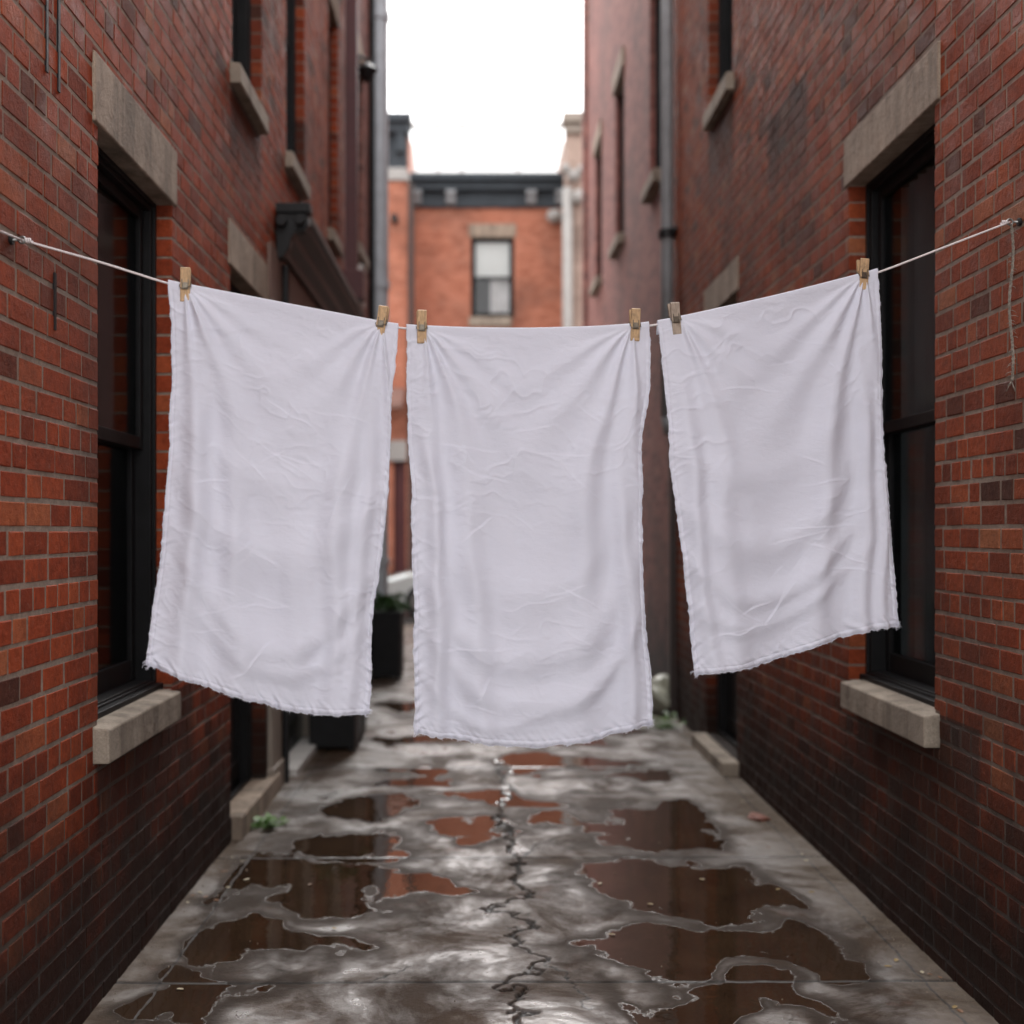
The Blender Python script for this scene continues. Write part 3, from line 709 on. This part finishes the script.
    me.polygons.foreach_set('use_smooth', np.ones(len(f), dtype=bool))
    me.update(calc_edges=True)
    for nm, arr in (('puddle', pud), ('dry', dry), ('crack', crack)):
        at = me.attributes.new(nm, 'FLOAT', 'POINT'); at.data.foreach_set('value', arr.astype(np.float32).ravel())
    me.materials.append(M['pave']); o = bpy.data.objects.new('pavement', me); col.objects.link(o); tag(o, kind='structure')
pavement()

# ======== clothesline
HL = Vector(P(22, 240, FPX*(WL+.035)/(22-VX))); HR = Vector(P(1010, 222, FPX*(WR-.035)/(1010-VX)))
def dplan(px):                       # depth of the plan line HL-HR at picture column px
    k = (px-VX)/FPX; ex, ey = HR.x-HL.x, HR.y-HL.y
    t = (k*HL.y-HL.x)/(ex-k*ey); return HL.y+t*ey
linepx = [(22,240),(100,262),(172,285),(280,306),(380,325),(400,328.5),(470,331.5),(530,332),(600,330),(652,326),(700,316),(780,298),(878,273),(945,247),(1010,222)]
def lerp_poly(pts, x):
    xs = [p[0] for p in pts]; ys = [p[1] for p in pts]; return np.interp(x, xs, ys)
def smooth_line(x):                  # softened polyline
    return sum(lerp_poly(linepx, x+o)*wt for o, wt in ((-16,.15),(-8,.2),(0,.3),(8,.2),(16,.15)))
pts = [P(x, float(lerp_poly(linepx, x)) if (x < 40 or x > 990) else float(smooth_line(x)), dplan(x)) for x in np.linspace(22, 1010, 120)]
cl = empty('clothesline', HL, 'thin white cord sagging across the alley from wall to wall', 'clothesline')
mb = MB(); mb.tube(pts, .0032, 8)
# run of the cord from the left eye on towards the camera
mb.tube([HL, P(8, 234.5, 3.24), P(-60, 205, 2.75)], .0032, 8)
mb.build('cord', M['cord'], cl, smooth=True)
# ties at both ends
for c, s in ((HL, 1), (HR, -1)):
    mb = MB(); A0 = c+Vector((s*.010, 0, -.002))
    mb.tube([A0+Vector((s*.0016*i/2, .0055*math.cos(i*.9), .0055*math.sin(i*.9))) for i in range(22)], .0026, 6)
    mb.build('knot', M['cord'], cl, smooth=True)
def hook(c, sgn, lab):
    h = empty('wall_hook', c, lab, 'hook', 'eye hooks holding the line')
    mb = MB(); mb.tube([c+Vector((.009*math.cos(a), 0, .009*math.sin(a))) for a in [2*math.pi*i/16 for i in range(17)]], .003, 8, cap=False)
    mb.tube([c+Vector((sgn*.009, 0, 0)), c+Vector((sgn*.05, 0, 0))], .0035, 8); mb.build('eye', M['steel'], h, smooth=True)
    mb = MB(); mb.tube([c+Vector((sgn*.024, 0, 0)), c+Vector((sgn*.034, 0, 0))], .013, 14); mb.build('wall_plate', M['black2'], h, bevel=.002)
hook(HL, -1, 'steel eye hook in the left brick wall where the cord leaves the frame')
hook(HR, 1, 'steel eye hook in the right brick wall with frayed cord under it')
# frayed tail under right hook
mb = MB(); rnd = random.Random(3); top_ = HR+Vector((.004, 0, -.006)); L_ = .49
for st in range(3):
    mb.tube([top_+Vector((.003*math.sin(i*.9+st*2.1)+.006*math.sin(i*.15), .003*math.cos(i*.9+st*2.1), -L_*i/60)) for i in range(61)], .0017 if st else .0022, 6)
for i in range(46):
    z = -rnd.uniform(0, L_); a = rnd.uniform(0, 6.28); p0 = top_+Vector((0, 0, z)); dv = Vector((math.cos(a), math.sin(a)*.8, rnd.uniform(-.8, .3)))*rnd.uniform(.008, .022)
    mb.tube([p0, p0+dv*.6, p0+dv+Vector((0,0,-.004))], .0008, 4)
for i in range(7): mb.tube([top_+Vector((0,0,-L_)), top_+Vector((rnd.uniform(-.012,.012), rnd.uniform(-.01,.01), -L_-rnd.uniform(.01,.035)))], .0012, 4)
tag(mb.build('hanging_cord', M['oldcord'], smooth=True), 'frayed dirty loose cord hanging down from the right eye hook', 'cord')

# ======== towels
def towel(label, topL, topR, left, right, bottom, pins, seed, folds, swags, creases_n=20, swing=.05):
    nu, nv = 250, 400; rnd = random.Random(seed)
    u = np.linspace(0, 1, nu); v = np.linspace(0, 1, nv); U, V = np.meshgrid(u, v)
    def edge(pts, t):                 # polyline edge resampled softly by its parameter
        pts = np.array(pts, float); seg = np.r_[0, np.cumsum(np.hypot(*(pts[1:]-pts[:-1]).T))]; seg /= seg[-1]
        f = lambda q: np.stack([np.interp(np.clip(q, 0, 1), seg, pts[:, 0]), np.interp(np.clip(q, 0, 1), seg, pts[:, 1])], -1)
        r = (f(t-.03)+2*f(t)+f(t+.03))/4; r[0] = pts[0]; r[-1] = pts[-1]; return r
    tx = topL + (topR-topL)*u; top = np.stack([tx, [float(smooth_line(x))-2.2 for x in tx]], -1)
    Lp = edge([tuple(top[0])]+left, v); Rp = edge([tuple(top[-1])]+right, v)
    Bp = edge([left[-1]]+bottom+[right[-1]], u)
    c00, c10, c01, c11 = top[0], top[-1], Lp[-1], Rp[-1]
    Um, Vm = U[..., None], V[..., None]
    S = (1-Vm)*top[None]+Vm*Bp[None]+(1-Um)*Lp[:, None]+Um*Rp[:, None]-((1-Um)*(1-Vm)*c00+Um*(1-Vm)*c10+(1-Um)*Vm*c01+Um*Vm*c11)
    PXp, PYp = S[..., 0], S[..., 1]
    # ragged selvedge
    W = (topR-topL)/FPX*3.6; H = (np.mean(Bp[:, 1])-np.mean(top[:, 1]))/FPX*3.6
    A = U*W; B = V*H
    ed = np.minimum(A, W-A)
    PXp = PXp + np.exp(-ed/.004)*(1.1*fbm(B*60, A*0+seed, seed, 3)*.45 + .5*fbm(B*14, A*0, seed+3, 3)) + np.exp(-ed/.05)*1.8*fbm(B*4.5+(U > .5)*40, A*0, seed+9, 2)
    PYp = PYp + np.exp(-(H-B)/.004)*(1.0*fbm(A*70, B*0, seed+5, 3)) + np.exp(-(H-B)/.05)*1.2*fbm(A*6, B*0, seed+6, 2)
    # ---- relief (metres towards the camera)
    wob = .05*fbm(A*2.2, B*1.6, seed+40, 3)
    SW = swing*V**1.6
    Z = .016*fbm(A*2.6+wob*3, B*1.3, seed+1, 3)*(.35+V)
    for (pu, th0, wth, amp, reach) in pins:            # ridges fanning out from the pegs
        dx = A-pu*W; dy = B+.012; r = np.hypot(dx, dy)+1e-6; th = np.degrees(np.arctan2(dx, dy)) + 90*wob
        prof = (r/(r+.06))*np.exp(-(r/reach)**2)
        Z = Z + 1.7*amp*prof*np.exp(-((th-th0)/wth)**2)
    for (uc0, uc1, wd0, wd1, amp, v0, v1) in folds:    # long soft flutes
        t = np.clip((V-v0)/max(v1-v0, 1e-3), 0, 1); c = uc0+(uc1-uc0)*V + wob*.95; wdt = wd0+(wd1-wd0)*V
        env = np.sin(np.pi*np.clip(t*.85+.12, 0, 1))*((V > v0) & (V < v1+.3)) if v1 < .95 else np.clip(t*2.2, 0, 1)
        Z = Z + 1.6*amp*env*np.exp(-((U-c)/wdt)**2)
    for (vc, dep, wdt, amp, cu) in swags:              # U shaped drapes hanging between the pegs
        cv = vc + dep*(1-((U-cu)/.5)**2) + wob*.7
        Z = Z + 1.25*amp*np.exp(-((V-cv)/wdt)**2)*np.exp(-((U-cu)/.42)**4)
    # fine crumple
    cw = .02*fbm(A*8, B*8, seed+60, 3)
    rid = 1-np.abs(fbm(A*7+cw*20, B*15+cw*30, seed+61, 3)); Z = Z + .0030*rid**3*(.5+.5*fbm(A*3, B*3, seed+62, 2))
    Z = Z + .0004*fbm(A*26, B*44, seed+63, 3)
    # pressed creases
    for i in range(creases_n):
        cx, cy = rnd.uniform(.2, .8)*W, rnd.uniform(.12, .92)*H; ang = rnd.choice((rnd.gauss(-.12, .18), rnd.gauss(.55, .2), rnd.gauss(-.7, .2), rnd.gauss(.05, .1))); hl = rnd.uniform(.035, .11)
        ca, sa = math.cos(ang), math.sin(ang)
        q = (A-cx)*ca+(B-cy)*sa; n = -(A-cx)*sa+(B-cy)*ca + .010*fbm(A*9, B*9, seed+80+i, 2)
        m = np.exp(-(q/hl)**4); amp = rnd.uniform(.0008, .0019); wd = .0023
        Z = Z + amp*m*(np.exp(-(n/wd)**2) + .8*np.tanh(n/.006)*np.exp(-(n/.02)**2)*.9)
    # hem pucker
    for (dist, along, ph) in ((A, B, 0.), (W-A, B, 2.), (H-B, A, 4.)):
        f1 = fbm(along*9, along*0+ph, seed+90, 3)
        pk = np.sin(2*np.pi*(along+.9*dist)/.040 + 2.6*f1 + ph)*(.0006+.0022*np.clip(fbm(along*5, along*0+ph, seed+95, 2)+.5, 0, 1)) + np.sin(2*np.pi*(along+.7*dist)/.023 + 3*f1)*.0007
        Z = Z + pk*np.exp(-(dist/.030)**1.4)*(.45+.9*np.clip(B/H, 0, 1))*np.clip(B/.12, 0, 1)
        Z = Z + .0006*np.exp(-((dist-.0035)/.0035)**2)*np.clip(B/.03, 0, 1) - .0018*np.exp(-((dist-.0105)/.0025)**2)*np.clip(B/.03, 0, 1)
    Z = Z*np.clip(B/.05, 0, 1)**.7
    Z = Z - .0035*np.exp(-((B-.020)/.004)**2)*0 
    nrm = Vector((HR.y-HL.y, -(HR.x-HL.x), 0)).normalized()
    k = (PXp-VX)/FPX; ex, ey = HR.x-HL.x, HR.y-HL.y; t = (k*HL.y-HL.x)/(ex-k*ey); Dp = HL.y+t*ey
    X = (PXp-VX)/FPX*Dp; Y = Dp-SW*np.clip(B/.05, 0, 1); X = X*Y/Dp; Zw = CH-(PYp-VY)/FPX*Y
    Z = Z + .0062
    X = X+nrm.x*Z; Y = Y+nrm.y*Z
    co = np.stack([X, Y, Zw], -1)
    # back flap over the cord
    nf = 14; flap = []
    for i in range(nf, 0, -1):
        if i <= 6: a = math.pi*i/6; off = .0062*math.cos(a); up = .0062*math.sin(a)
        else: off = -.0062-.0006*(i-6); up = -.0045*(i-6)
        row = co[0].copy(); row[:, 0] += nrm.x*(off-.0062); row[:, 1] += nrm.y*(off-.0062); row[:, 2] += up; flap.append(row)
    co = np.concatenate([np.array(flap), co], 0); ny, nx = co.shape[:2]
    base = co.reshape(-1, 3).mean(0)*[1, 1, 0]+[0, 0, co[..., 2].min()]
    root = empty('towel', base, label, 'towel', 'white towels pegged on the line')
    me = bpy.data.meshes.new('cloth'); me.vertices.add(nx*ny); me.vertices.foreach_set('co', (co-base).astype(np.float32).ravel())
    i = np.arange(ny-1)[:, None]*nx+np.arange(nx-1)[None]; f = np.stack([i, i+nx, i+1+nx, i+1], -1).reshape(-1, 4)
    me.loops.add(f.size); me.loops.foreach_set('vertex_index', f.ravel().astype(np.int32)); me.polygons.add(len(f))
    me.polygons.foreach_set('loop_start', np.arange(0, f.size, 4, dtype=np.int32)); me.polygons.foreach_set('loop_total', np.full(len(f), 4, dtype=np.int32))
    me.polygons.foreach_set('use_smooth', np.ones(len(f), dtype=bool)); me.update(calc_edges=True); me.materials.append(M['cloth'])
    o = bpy.data.objects.new('cloth', me); col.objects.link(o); o.parent = root
    so = o.modifiers.new('solid', 'SOLIDIFY'); so.thickness = .0012; so.offset = -1
    # frayed hem threads: one mesh
    mb = MB(); C3 = co[nf:]
    def fray(P0, out, n, ln):
        for _ in range(n):
            p0 = Vector(P0()); d = (out+Vector((rnd.uniform(-.7,.7), rnd.uniform(-.6,.2), rnd.uniform(-.7,.5)))).normalized()*rnd.uniform(.3, 1)*ln
            mb.tube([p0, p0+d*.5+Vector((rnd.uniform(-1,1), 0, rnd.uniform(-1,1)))*ln*.25, p0+d], .0005, 4)
    fray(lambda: C3[-1, rnd.randrange(nx)], Vector((0, 0, -1)), 200, .005)
    fray(lambda: C3[rnd.randrange(10, nv), 0], Vector((-1, 0, 0)), 110, .004); fray(lambda: C3[rnd.randrange(10, nv), -1], Vector((1, 0, 0)), 110, .004)
    fray(lambda: C3[-1-rnd.randrange(3), rnd.randrange(4)], Vector((-.6, 0, -.6)), 30, .016); fray(lambda: C3[-1-rnd.randrange(3), -1-rnd.randrange(4)], Vector((.6, 0, -.6)), 30, .014)
    rim = [Vector(C3[i, 0]) for i in range(0, nv, 3)]+[Vector(C3[-1, j]) for j in range(0, nx, 3)]+[Vector(C3[-1-i, -1]) for i in range(0, nv, 3)]
    mb.tube(rim, .0008, 5)
    mb.build('fringe', M['cloth'], root)
    return C3

towel('white towel nearest the left window, its hem sloping down to the right', 170, 398,
      [(171,380),(166,520),(148,664)], [(394,380),(388,470),(376,600),(366,713)], [(190,681),(240,696),(300,711),(340,713)],
      [(.07, 22, 6, .014, .55), (.07, 42, 8, .010, .5), (.07, 62, 7, .006, .35), (.07, 4, 4, .010, .6), (.93, -14, 5, .012, .6), (.93, -34, 8, .012, .5), (.93, -56, 8, .007, .4), (.93, 6, 3, .009, .5)],
      101, [(.12, .16, .05, .07, .018, 0, 1), (.26, .42, .05, .08, .014, .1, 1), (.80, .86, .06, .05, .015, .1, 1), (.95, .93, .03, .04, .012, 0, 1), (.62, .66, .06, .07, .008, .4, 1)],
      [(.45, .22, .05, .010, .5), (.62, .24, .045, .013, .52), (.74, .18, .03, .008, .55), (.30, .18, .05, .006, .5)])
towel('middle white towel hanging straight, longest and lowest of the three', 405, 650,
      [(407,420),(413,560),(413,732)], [(650,390),(642,450),(643,580),(651,725)], [(440,739),(490,744),(540,745),(600,738)],
      [(.07, 20, 5, .012, .6), (.07, 38, 8, .013, .55), (.07, 58, 8, .008, .4), (.07, 3, 4, .010, .6), (.93, -18, 5, .013, .6), (.93, -40, 8, .012, .5), (.93, -60, 7, .007, .4), (.93, 2, 4, .010, .6)],
      202, [(.08, .07, .035, .045, .015, 0, 1), (.20, .28, .05, .07, .014, .05, 1), (.92, .93, .04, .04, .014, 0, 1), (.80, .70, .05, .08, .013, .05, 1), (.5, .5, .08, .1, .006, .5, 1)],
      [(.55, .27, .05, .012, .5), (.68, .25, .035, .012, .52), (.40, .25, .06, .007, .5), (.77, .2, .025, .007, .45)])
towel('shorter white towel nearest the right window, its hem rising to the right', 658, 878,
      [(664,400),(676,520),(692,674)], [(880,380),(887,500),(900,625)], [(740,668),(790,655),(840,637),(870,629)],
      [(.09, 16, 5, .012, .5), (.09, 36, 8, .011, .45), (.09, 58, 8, .006, .35), (.94, -16, 5, .014, .6), (.94, -36, 8, .014, .6), (.94, -58, 7, .008, .45), (.94, 4, 4, .010, .6)],
      303, [(.08, .08, .04, .05, .014, 0, 1), (.24, .20, .05, .07, .010, .1, 1), (.80, .62, .05, .08, .017, .05, 1), (.90, .86, .03, .045, .014, .05, 1), (.97, .95, .02, .03, .010, .1, 1)],
      [(.45, .24, .05, .012, .42), (.62, .22, .04, .013, .42), (.75, .16, .03, .009, .4), (.28, .2, .05, .006, .42)])

# ======== clothespins: two wooden legs and a steel spring each
def clothespin(px, py, tilt, label, mat='pine', yaw=0, ln=.098):
    d = dplan(px)
    c = P(px, float(smooth_line(px)), d)
    root = empty('clothespin', c, label, 'clothespin', 'wooden clothespins on the line')
    root.rotation_euler = (0, R(tilt), R(yaw)+math.atan2(HR.y-HL.y, HR.x-HL.x))
    hw = .0135
    for s in (-1, 1):          # profile in (y, z), tips below the cord, grips above
        prof = [(.0030*s, -.042), (.0105*s, -.040), (.0125*s, -.005), (.0135*s, .022), (.0175*s, .052), (.0105*s, .055), (.0035*s, .018), (.0025*s, .006), (.0075*s, .002), (.0075*s, -.008), (.0030*s, -.012)]
        mb = MB(); mb.prism(prof, lambda y, z, a: (a, y, z), -hw, hw)
        o = mb.build('leg', M[mat], None, bevel=.0012); o.parent = root; 
    mb = MB()
    for q in range(5): mb.tube([(-.008+q*.004, .0045*math.cos(a), .014+.0045*math.sin(a)) for a in [2*math.pi*i/12 for i in range(13)]], .0011, 6, cap=False)
    for s in (-1, 1):
        mb.tube([(s*.008, 0, .018), (s*.0145, -s*.009, .016), (s*.0145, -s*.0145, .003), (s*.006, -s*.0150, -.003), (-s*.0145, -s*.0145, -.004)], .0013, 6)
        mb.tube([(s*.0155, -.0145, .000), (s*.0155, .0, .012), (s*.0155, .0145, .0)], .0013, 6)
    for x in (-.0085, .0085): mb.tube([(x, -.0155, .020), (x, -.0150, .008), (x*.8, -.0140, -.006)], .0014, 6)
    mb.tube([(-.0095, -.0142, -.006), (.0095, -.0142, -.006)], .0016, 6); mb.box((-.006, -.0146, -.004), (.006, -.0120, .012))
    o = mb.build('spring', M['spring']); o.parent = root
    return root
clothespin(185.5, 283, 1, 'pine clothespin on the top left corner of the left towel')
clothespin(381.5, 320, 9, 'tilted clothespin at the right end of the left towel', yaw=-14)
clothespin(421.5, 325, 0, 'pine clothespin on the top left corner of the middle towel')
clothespin(634.5, 321, 1, 'orange pine clothespin at the right end of the middle towel', yaw=0)
clothespin(675, 315, -6, 'greyish weathered clothespin at the left end of the right towel', 'pine_grey', yaw=2)
clothespin(862.5, 269, 1, 'pine clothespin on the top right corner of the right towel')

# ======== planters, litter, weeds
def leaf_clump(mb, c, r, n, rnd, size=.05, m=0, flat=1.):
    for _ in range(n):
        a = rnd.uniform(0, 6.28); el = math.acos(rnd.uniform(-.2, 1)); rr = r*rnd.uniform(.35, 1)**.6
        p = Vector(c)+Vector((math.cos(a)*math.sin(el)*rr, math.sin(a)*math.sin(el)*rr, math.cos(el)*rr*flat))
        dr = (p-Vector(c)).normalized(); sd_ = dr.cross(Vector((rnd.uniform(-1,1), rnd.uniform(-1,1), rnd.uniform(-1,1)))).normalized(); L = size*rnd.uniform(.6, 1.2)
        tip = p+dr*L+Vector((0,0,-L*.2)); md = p+dr*L*.5
        mb.quad([p, md+sd_*L*.28, tip, md-sd_*L*.28], m)
def planter(x0, x1, y0, y1, h, label, plant, seed):
    cx, cy = (x0+x1)/2, (y0+y1)/2; root = empty('planter_box', (cx, cy, 0), label, 'planter', 'dark planters along the left wall')
    mb = MB(); t = .025
    mb.box((x0, y0, .03), (x1, y0+t, h)); mb.box((x0, y1-t, .03), (x1, y1, h)); mb.box((x0+.001, y0+t, .031), (x0+t, y1-t, h-.001)); mb.box((x1-t, y0+t, .031), (x1-.001, y1-t, h-.001))
    mb.box((x0+.01, y0+.01, .04), (x1-.01, y1-.01, h-.06))
    mb.build('box', M['black'], root, bevel=.004)
    mb = MB(); ring(mb, lambda s, a, b: (a, b, s), h-.005, h+.02, x0-.012, x1+.012, y0-.012, y1+.012, .04); mb.build('rim', M['black2'], root, bevel=.004)
    for a in (x0+.02, x1-.06):
        for b in (y0+.02, y1-.06): mb = MB(); mb.box((a, b, -.003), (a+.04, b+.04, .031)); mb.build('foot', M['black2'], root)
    mb = MB(); mb.box((x1-.012, y0-.008, .03), (x1+.012, y0+.02, h-.02)); mb.build('corner_strip', M['dkbrown'], root)
    if plant:
        rnd = random.Random(seed); mb = MB()
        for _ in range(9): leaf_clump(mb, (rnd.uniform(x0+.06, x1-.06), rnd.uniform(y0+.06, y1-.06), h+rnd.uniform(-.02, .10)), rnd.uniform(.08, .15), 60, rnd, .07)
        mb.build('foliage', M['green2'], root, recalc=False)
planter(-1.26, -.915, 8.75, 9.5, .78, 'black planter box nearest the camera, against the left shop front', True, 5)
planter(-1.20, -.875, 13.0, 13.5, .72, 'smaller black planter with green plants, seen in the gap between two towels', True, 6)
# wall lantern high left
wl = empty('wall_lantern', (WL, 12.2, 6.3), 'small black lantern bracket high beside the grey downpipe', 'lamp')
mb = MB(); mb.tube([(WL-.02, 12.2, 6.38), (WL+.06, 12.2, 6.44), (WL+.14, 12.2, 6.40)], .018, 8); mb.box((WL-.03, 12.14, 6.25), (WL+.01, 12.26, 6.48)); mb.build('bracket', M['black2'], wl)
mb = MB(); mb.lathe((WL+.13, 12.2, 6.18), [(.03, 0), (.06, .03), (.10, .10), (.11, .12), (.03, .19)], 12); mb.build('lamp_shade', M['black2'], wl)
# weed by the left doorstep
def weed(c, r, n, label, seed, h=.05, cat='weed'):
    rnd = random.Random(seed); mb = MB()
    for _ in range(n):
        a = rnd.uniform(0, 6.28); rr = r*rnd.uniform(.2, 1); L = rnd.uniform(.03, .055); b = Vector((c[0]+rr*math.cos(a), c[1]+rr*math.sin(a), h*rnd.uniform(.1, 1)*(1-rr/r*.6)))
        dv = Vector((math.cos(a+rnd.uniform(-.8,.8)), math.sin(a+rnd.uniform(-.8,.8)), rnd.uniform(-.1, .6))).normalized()*L; sd_ = dv.cross(Vector((0,0,1))).normalized()*L*.32
        mb.quad([b, b+dv*.5+sd_, b+dv, b+dv*.5-sd_], 0)
        mb.tube([(c[0]+rr*.2*math.cos(a), c[1]+rr*.2*math.sin(a), -.002), b], .0012, 4)
    tag(mb.build('weed', M['green'], recalc=False), label, cat)
weed((*G(263, 826), 0), .11, 90, 'bright green weed growing at the foot of the left doorstep', 4)
weed((*G(663, 728), 0), .17, 80, 'pale green weed by the crumpled bag against the right wall', 9, .16)
# crumpled bag at right wall
def bag():
    bm = bmesh.new(); bmesh.ops.create_icosphere(bm, subdivisions=4, radius=1); rnd = random.Random(2)
    c = Vector((*G(662, 712), 0)); sc = Vector((.15, .22, .17))
    for v in bm.verts:
        n = v.co.normalized(); a = fbm(np.array(n.x*2.2+n.z*3), np.array(n.y*2.2-n.z), 5, 4); k = 1+.22*float(a)
        if n.z > .6: k *= 1+.5*(n.z-.6)
        v.co = Vector((n.x*sc.x*k, n.y*sc.y*k, max(-.75, n.z)*sc.z*k+.13))
    me = bpy.data.meshes.new('rubbish_bag'); bm.to_mesh(me); bm.free(); me.polygons.foreach_set('use_smooth', [True]*len(me.polygons))
    me.materials.append(simple('pale plastic bag', (.42,.42,.33), .35, .35, 9, .5, bscale=25, bd=.02)); o = bpy.data.objects.new('rubbish_bag', me); col.objects.link(o); o.location = c
    tag(o, 'pale crumpled rubbish bag slumped against the far right wall', 'bag')
bag()
# fallen leaves
rnd = random.Random(12)
def leaf(px, py, grp, lab, sz=None):
    x, y = G(px, py); x = min(max(x, WL+.03), WR-.03); L = (sz or rnd.uniform(.008, .018)); a = rnd.uniform(0, 6.28); mb = MB(); n = 8; cu = rnd.uniform(.1, .35)
    rim = [(L*math.cos(2*math.pi*i/n), L*.55*math.sin(2*math.pi*i/n)*(1+.2*rnd.uniform(-1, 1))) for i in range(n)]
    ca, sa = math.cos(a), math.sin(a)
    P3 = [(x+p*ca-q*sa, y+p*sa+q*ca, .003+cu*abs(q)+.1*abs(p)*rnd.random()) for p, q in rim]
    for i in range(n): mb.quad([(x, y, .003), P3[i], P3[(i+1) % n]])
    tag(mb.build('fallen_leaf', rnd.choice(M['leafy']), recalc=False), lab, 'leaf', grp)
GL, GR_, GC = 'leaf scraps along the left wall', 'leaf scraps along the right wall', 'leaf scraps in the puddles'
for (px, py) in ((193,896),(206,898),(216,901),(232,858),(242,862),(224,872),(180,990),(200,893),(187,903),(276,797),(228,888),(247,880)): leaf(px, py, GL, 'small yellowish leaf scrap on the pavement near the left wall')
for (px, py) in ((802,855),(806,861),(768,848),(812,893),(778,890),(888,967),(896,961),(930,975),(940,978),(922,973),(955,1008),(960,1012),(750,815),(742,802),(672,742),(684,745)): leaf(px, py, GR_, 'small pale leaf scrap on the pavement near the right wall', .03 if py > 960 and px > 880 and px < 945 and px % 2 else None)
for (px, py) in ((334,929),(310,885),(612,935),(600,884),(702,880),(650,905),(590,790),(458,792)): leaf(px, py, GC, 'tiny brown leaf scrap lying out in the wet middle of the alley', .014)
mb = MB()
for _ in range(900):
    q = rnd.random(); y = rnd.uniform(3.9, 12)
    if q < .35: x = WL+abs(rnd.gauss(.02, .07))
    elif q < .75: x = WR-abs(rnd.gauss(.02, .10))
    else: x = rnd.uniform(WL, WR)
    s = rnd.uniform(.0015, .0045) * (1.5 if q < .75 and rnd.random() < .2 else 1); a = rnd.uniform(0, 3)
    c = [(x+s*math.cos(a+i*2.09), y+s*math.sin(a+i*2.09), 0.) for i in range(3)]; t = (x, y, s*1.1+.001)
    for i in range(3): mb.quad([c[i], c[(i+1) % 3], t])
tag(mb.build('grit', M['grit'], recalc=False), 'scattered pale grit and crumbs of mortar on the wet pavement', 'grit', kind='stuff')
# loose broken brick by right wall
def chip(px, py, s, lab):
    x, y = G(px, py); bm = bmesh.new(); bmesh.ops.create_icosphere(bm, subdivisions=2, radius=1)
    for v in bm.verts: v.co = Vector((v.co.x*s*1.5, v.co.y*s, max(v.co.z, -.3)*s*.35))*(1+.25*rnd.uniform(-1, 1))
    me = bpy.data.meshes.new('brick_chip'); bm.to_mesh(me); bm.free(); me.materials.append(M['chip']); o = bpy.data.objects.new('brick_chip', me); col.objects.link(o); o.location = (x, y, .004); o.rotation_euler.z = rnd.uniform(0, 3)
    tag(o, lab, 'brick chip')
M['chip'] = simple('crumbled orange brick', (.24,.085,.055), .7, .4, 20, .4)
chip(758, 818, .055, 'flat orange brick fragment lying on the pavement at the foot of the right wall')

# parked car across the end of the alley
def car():
    L, Wd = 4.3, 1.72; x0, y0, z0 = xd(380, 23), 22.4, -.02
    root = empty('parked_car', (x0+L/2, y0+Wd/2, z0), 'pale silver car parked across the far street, bonnet showing between two towels', 'car')
    paint = N('silver car paint'); paint.setc((.52,.56,.55)); paint.b.inputs['Roughness'].default_value = .25; paint.b.inputs['Metallic'].default_value = .3; paint.b.inputs['Coat Weight'].default_value = .6
    low = [(0,.35),(.03,.25),(.35,.22),(4.0,.22),(4.25,.28),(4.3,.5),(4.27,.86),(4.05,.93),(3.3,.96),(1.25,.93),(.5,.84),(.08,.72),(0,.55)]
    cab = [(1.0,.92),(1.65,1.36),(1.95,1.43),(3.0,1.43),(3.4,1.36),(4.0,.95)]
    def loft(mb, prof, rows, m=0):
        k = len(prof); n = len(mb.v)
        for (yy, sx, dz) in rows:
            for (a, z) in prof: mb.v.append((x0+L/2+(a-L/2)*sx, y0+yy, z0+z+dz*(z-.2)))
        for r in range(len(rows)-1):
            for i in range(k): j = (i+1) % k; mb.f.append((n+r*k+i, n+r*k+j, n+(r+1)*k+j, n+(r+1)*k+i)); mb.m.append(m); mb.t.append(.5)
        mb.f.append(tuple(range(n, n+k))); mb.f.append(tuple(range(n+(len(rows)-1)*k, n+len(rows)*k))[::-1]); mb.m += [m, m]; mb.t += [.5, .5]
    mb = MB(); loft(mb, low, [(0,.94,-.05),(.08,.99,0),(.5,1,.02),(Wd-.5,1,.02),(Wd-.08,.99,0),(Wd,.94,-.05)]); mb.build('body', paint.m, root, bevel=.02)
    mb = MB(); loft(mb, cab, [(.10,1,-.02),(.26,.93,.0),(Wd-.26,.93,.0),(Wd-.10,1,-.02)]); mb.build('cabin', paint.m, root, bevel=.02)
    for pr in ([(1.2,.98),(1.72,1.33),(2.3,1.36),(2.3,.98)], [(2.38,.98),(2.38,1.36),(2.98,1.35),(3.3,1.30),(3.75,.99)]):
        mb = MB()
        mb.prism(pr, lambda a, z, y: (x0+a, y, z0+z), y0+.085, y0+.12); mb.build('side_window', M['black'], root)
    for a in (.82, 3.45):
        mb = MB(); mb.tube([(x0+a, y0-.01, .30), (x0+a, y0+.22, .30)], .31, 24); wh = mb.build('wheel', M['black2'], root, bevel=.02)
        mb = MB(); mb.tube([(x0+a, y0-.025, .30), (x0+a, y0-.005, .30)], .19, 20); mb.build('rim', M['steel'], wh)
        mb = MB(); mb.tube([(x0+a, y0+Wd-.22, .30), (x0+a, y0+Wd+.01, .30)], .31, 24); mb.build('wheel', M['black2'], root, bevel=.02)
    mb = MB(); mb.box((x0+.0, y0+.02, .52), (x0+.25, y0+.3, .68)); mb.build('headlight', M['white'], root, bevel=.03)
    mb = MB(); mb.box((x0+4.18, y0+.03, .6), (x0+4.33, y0+.3, .8)); mb.build('tail_light', M['oxblood'], root, bevel=.02)
car()
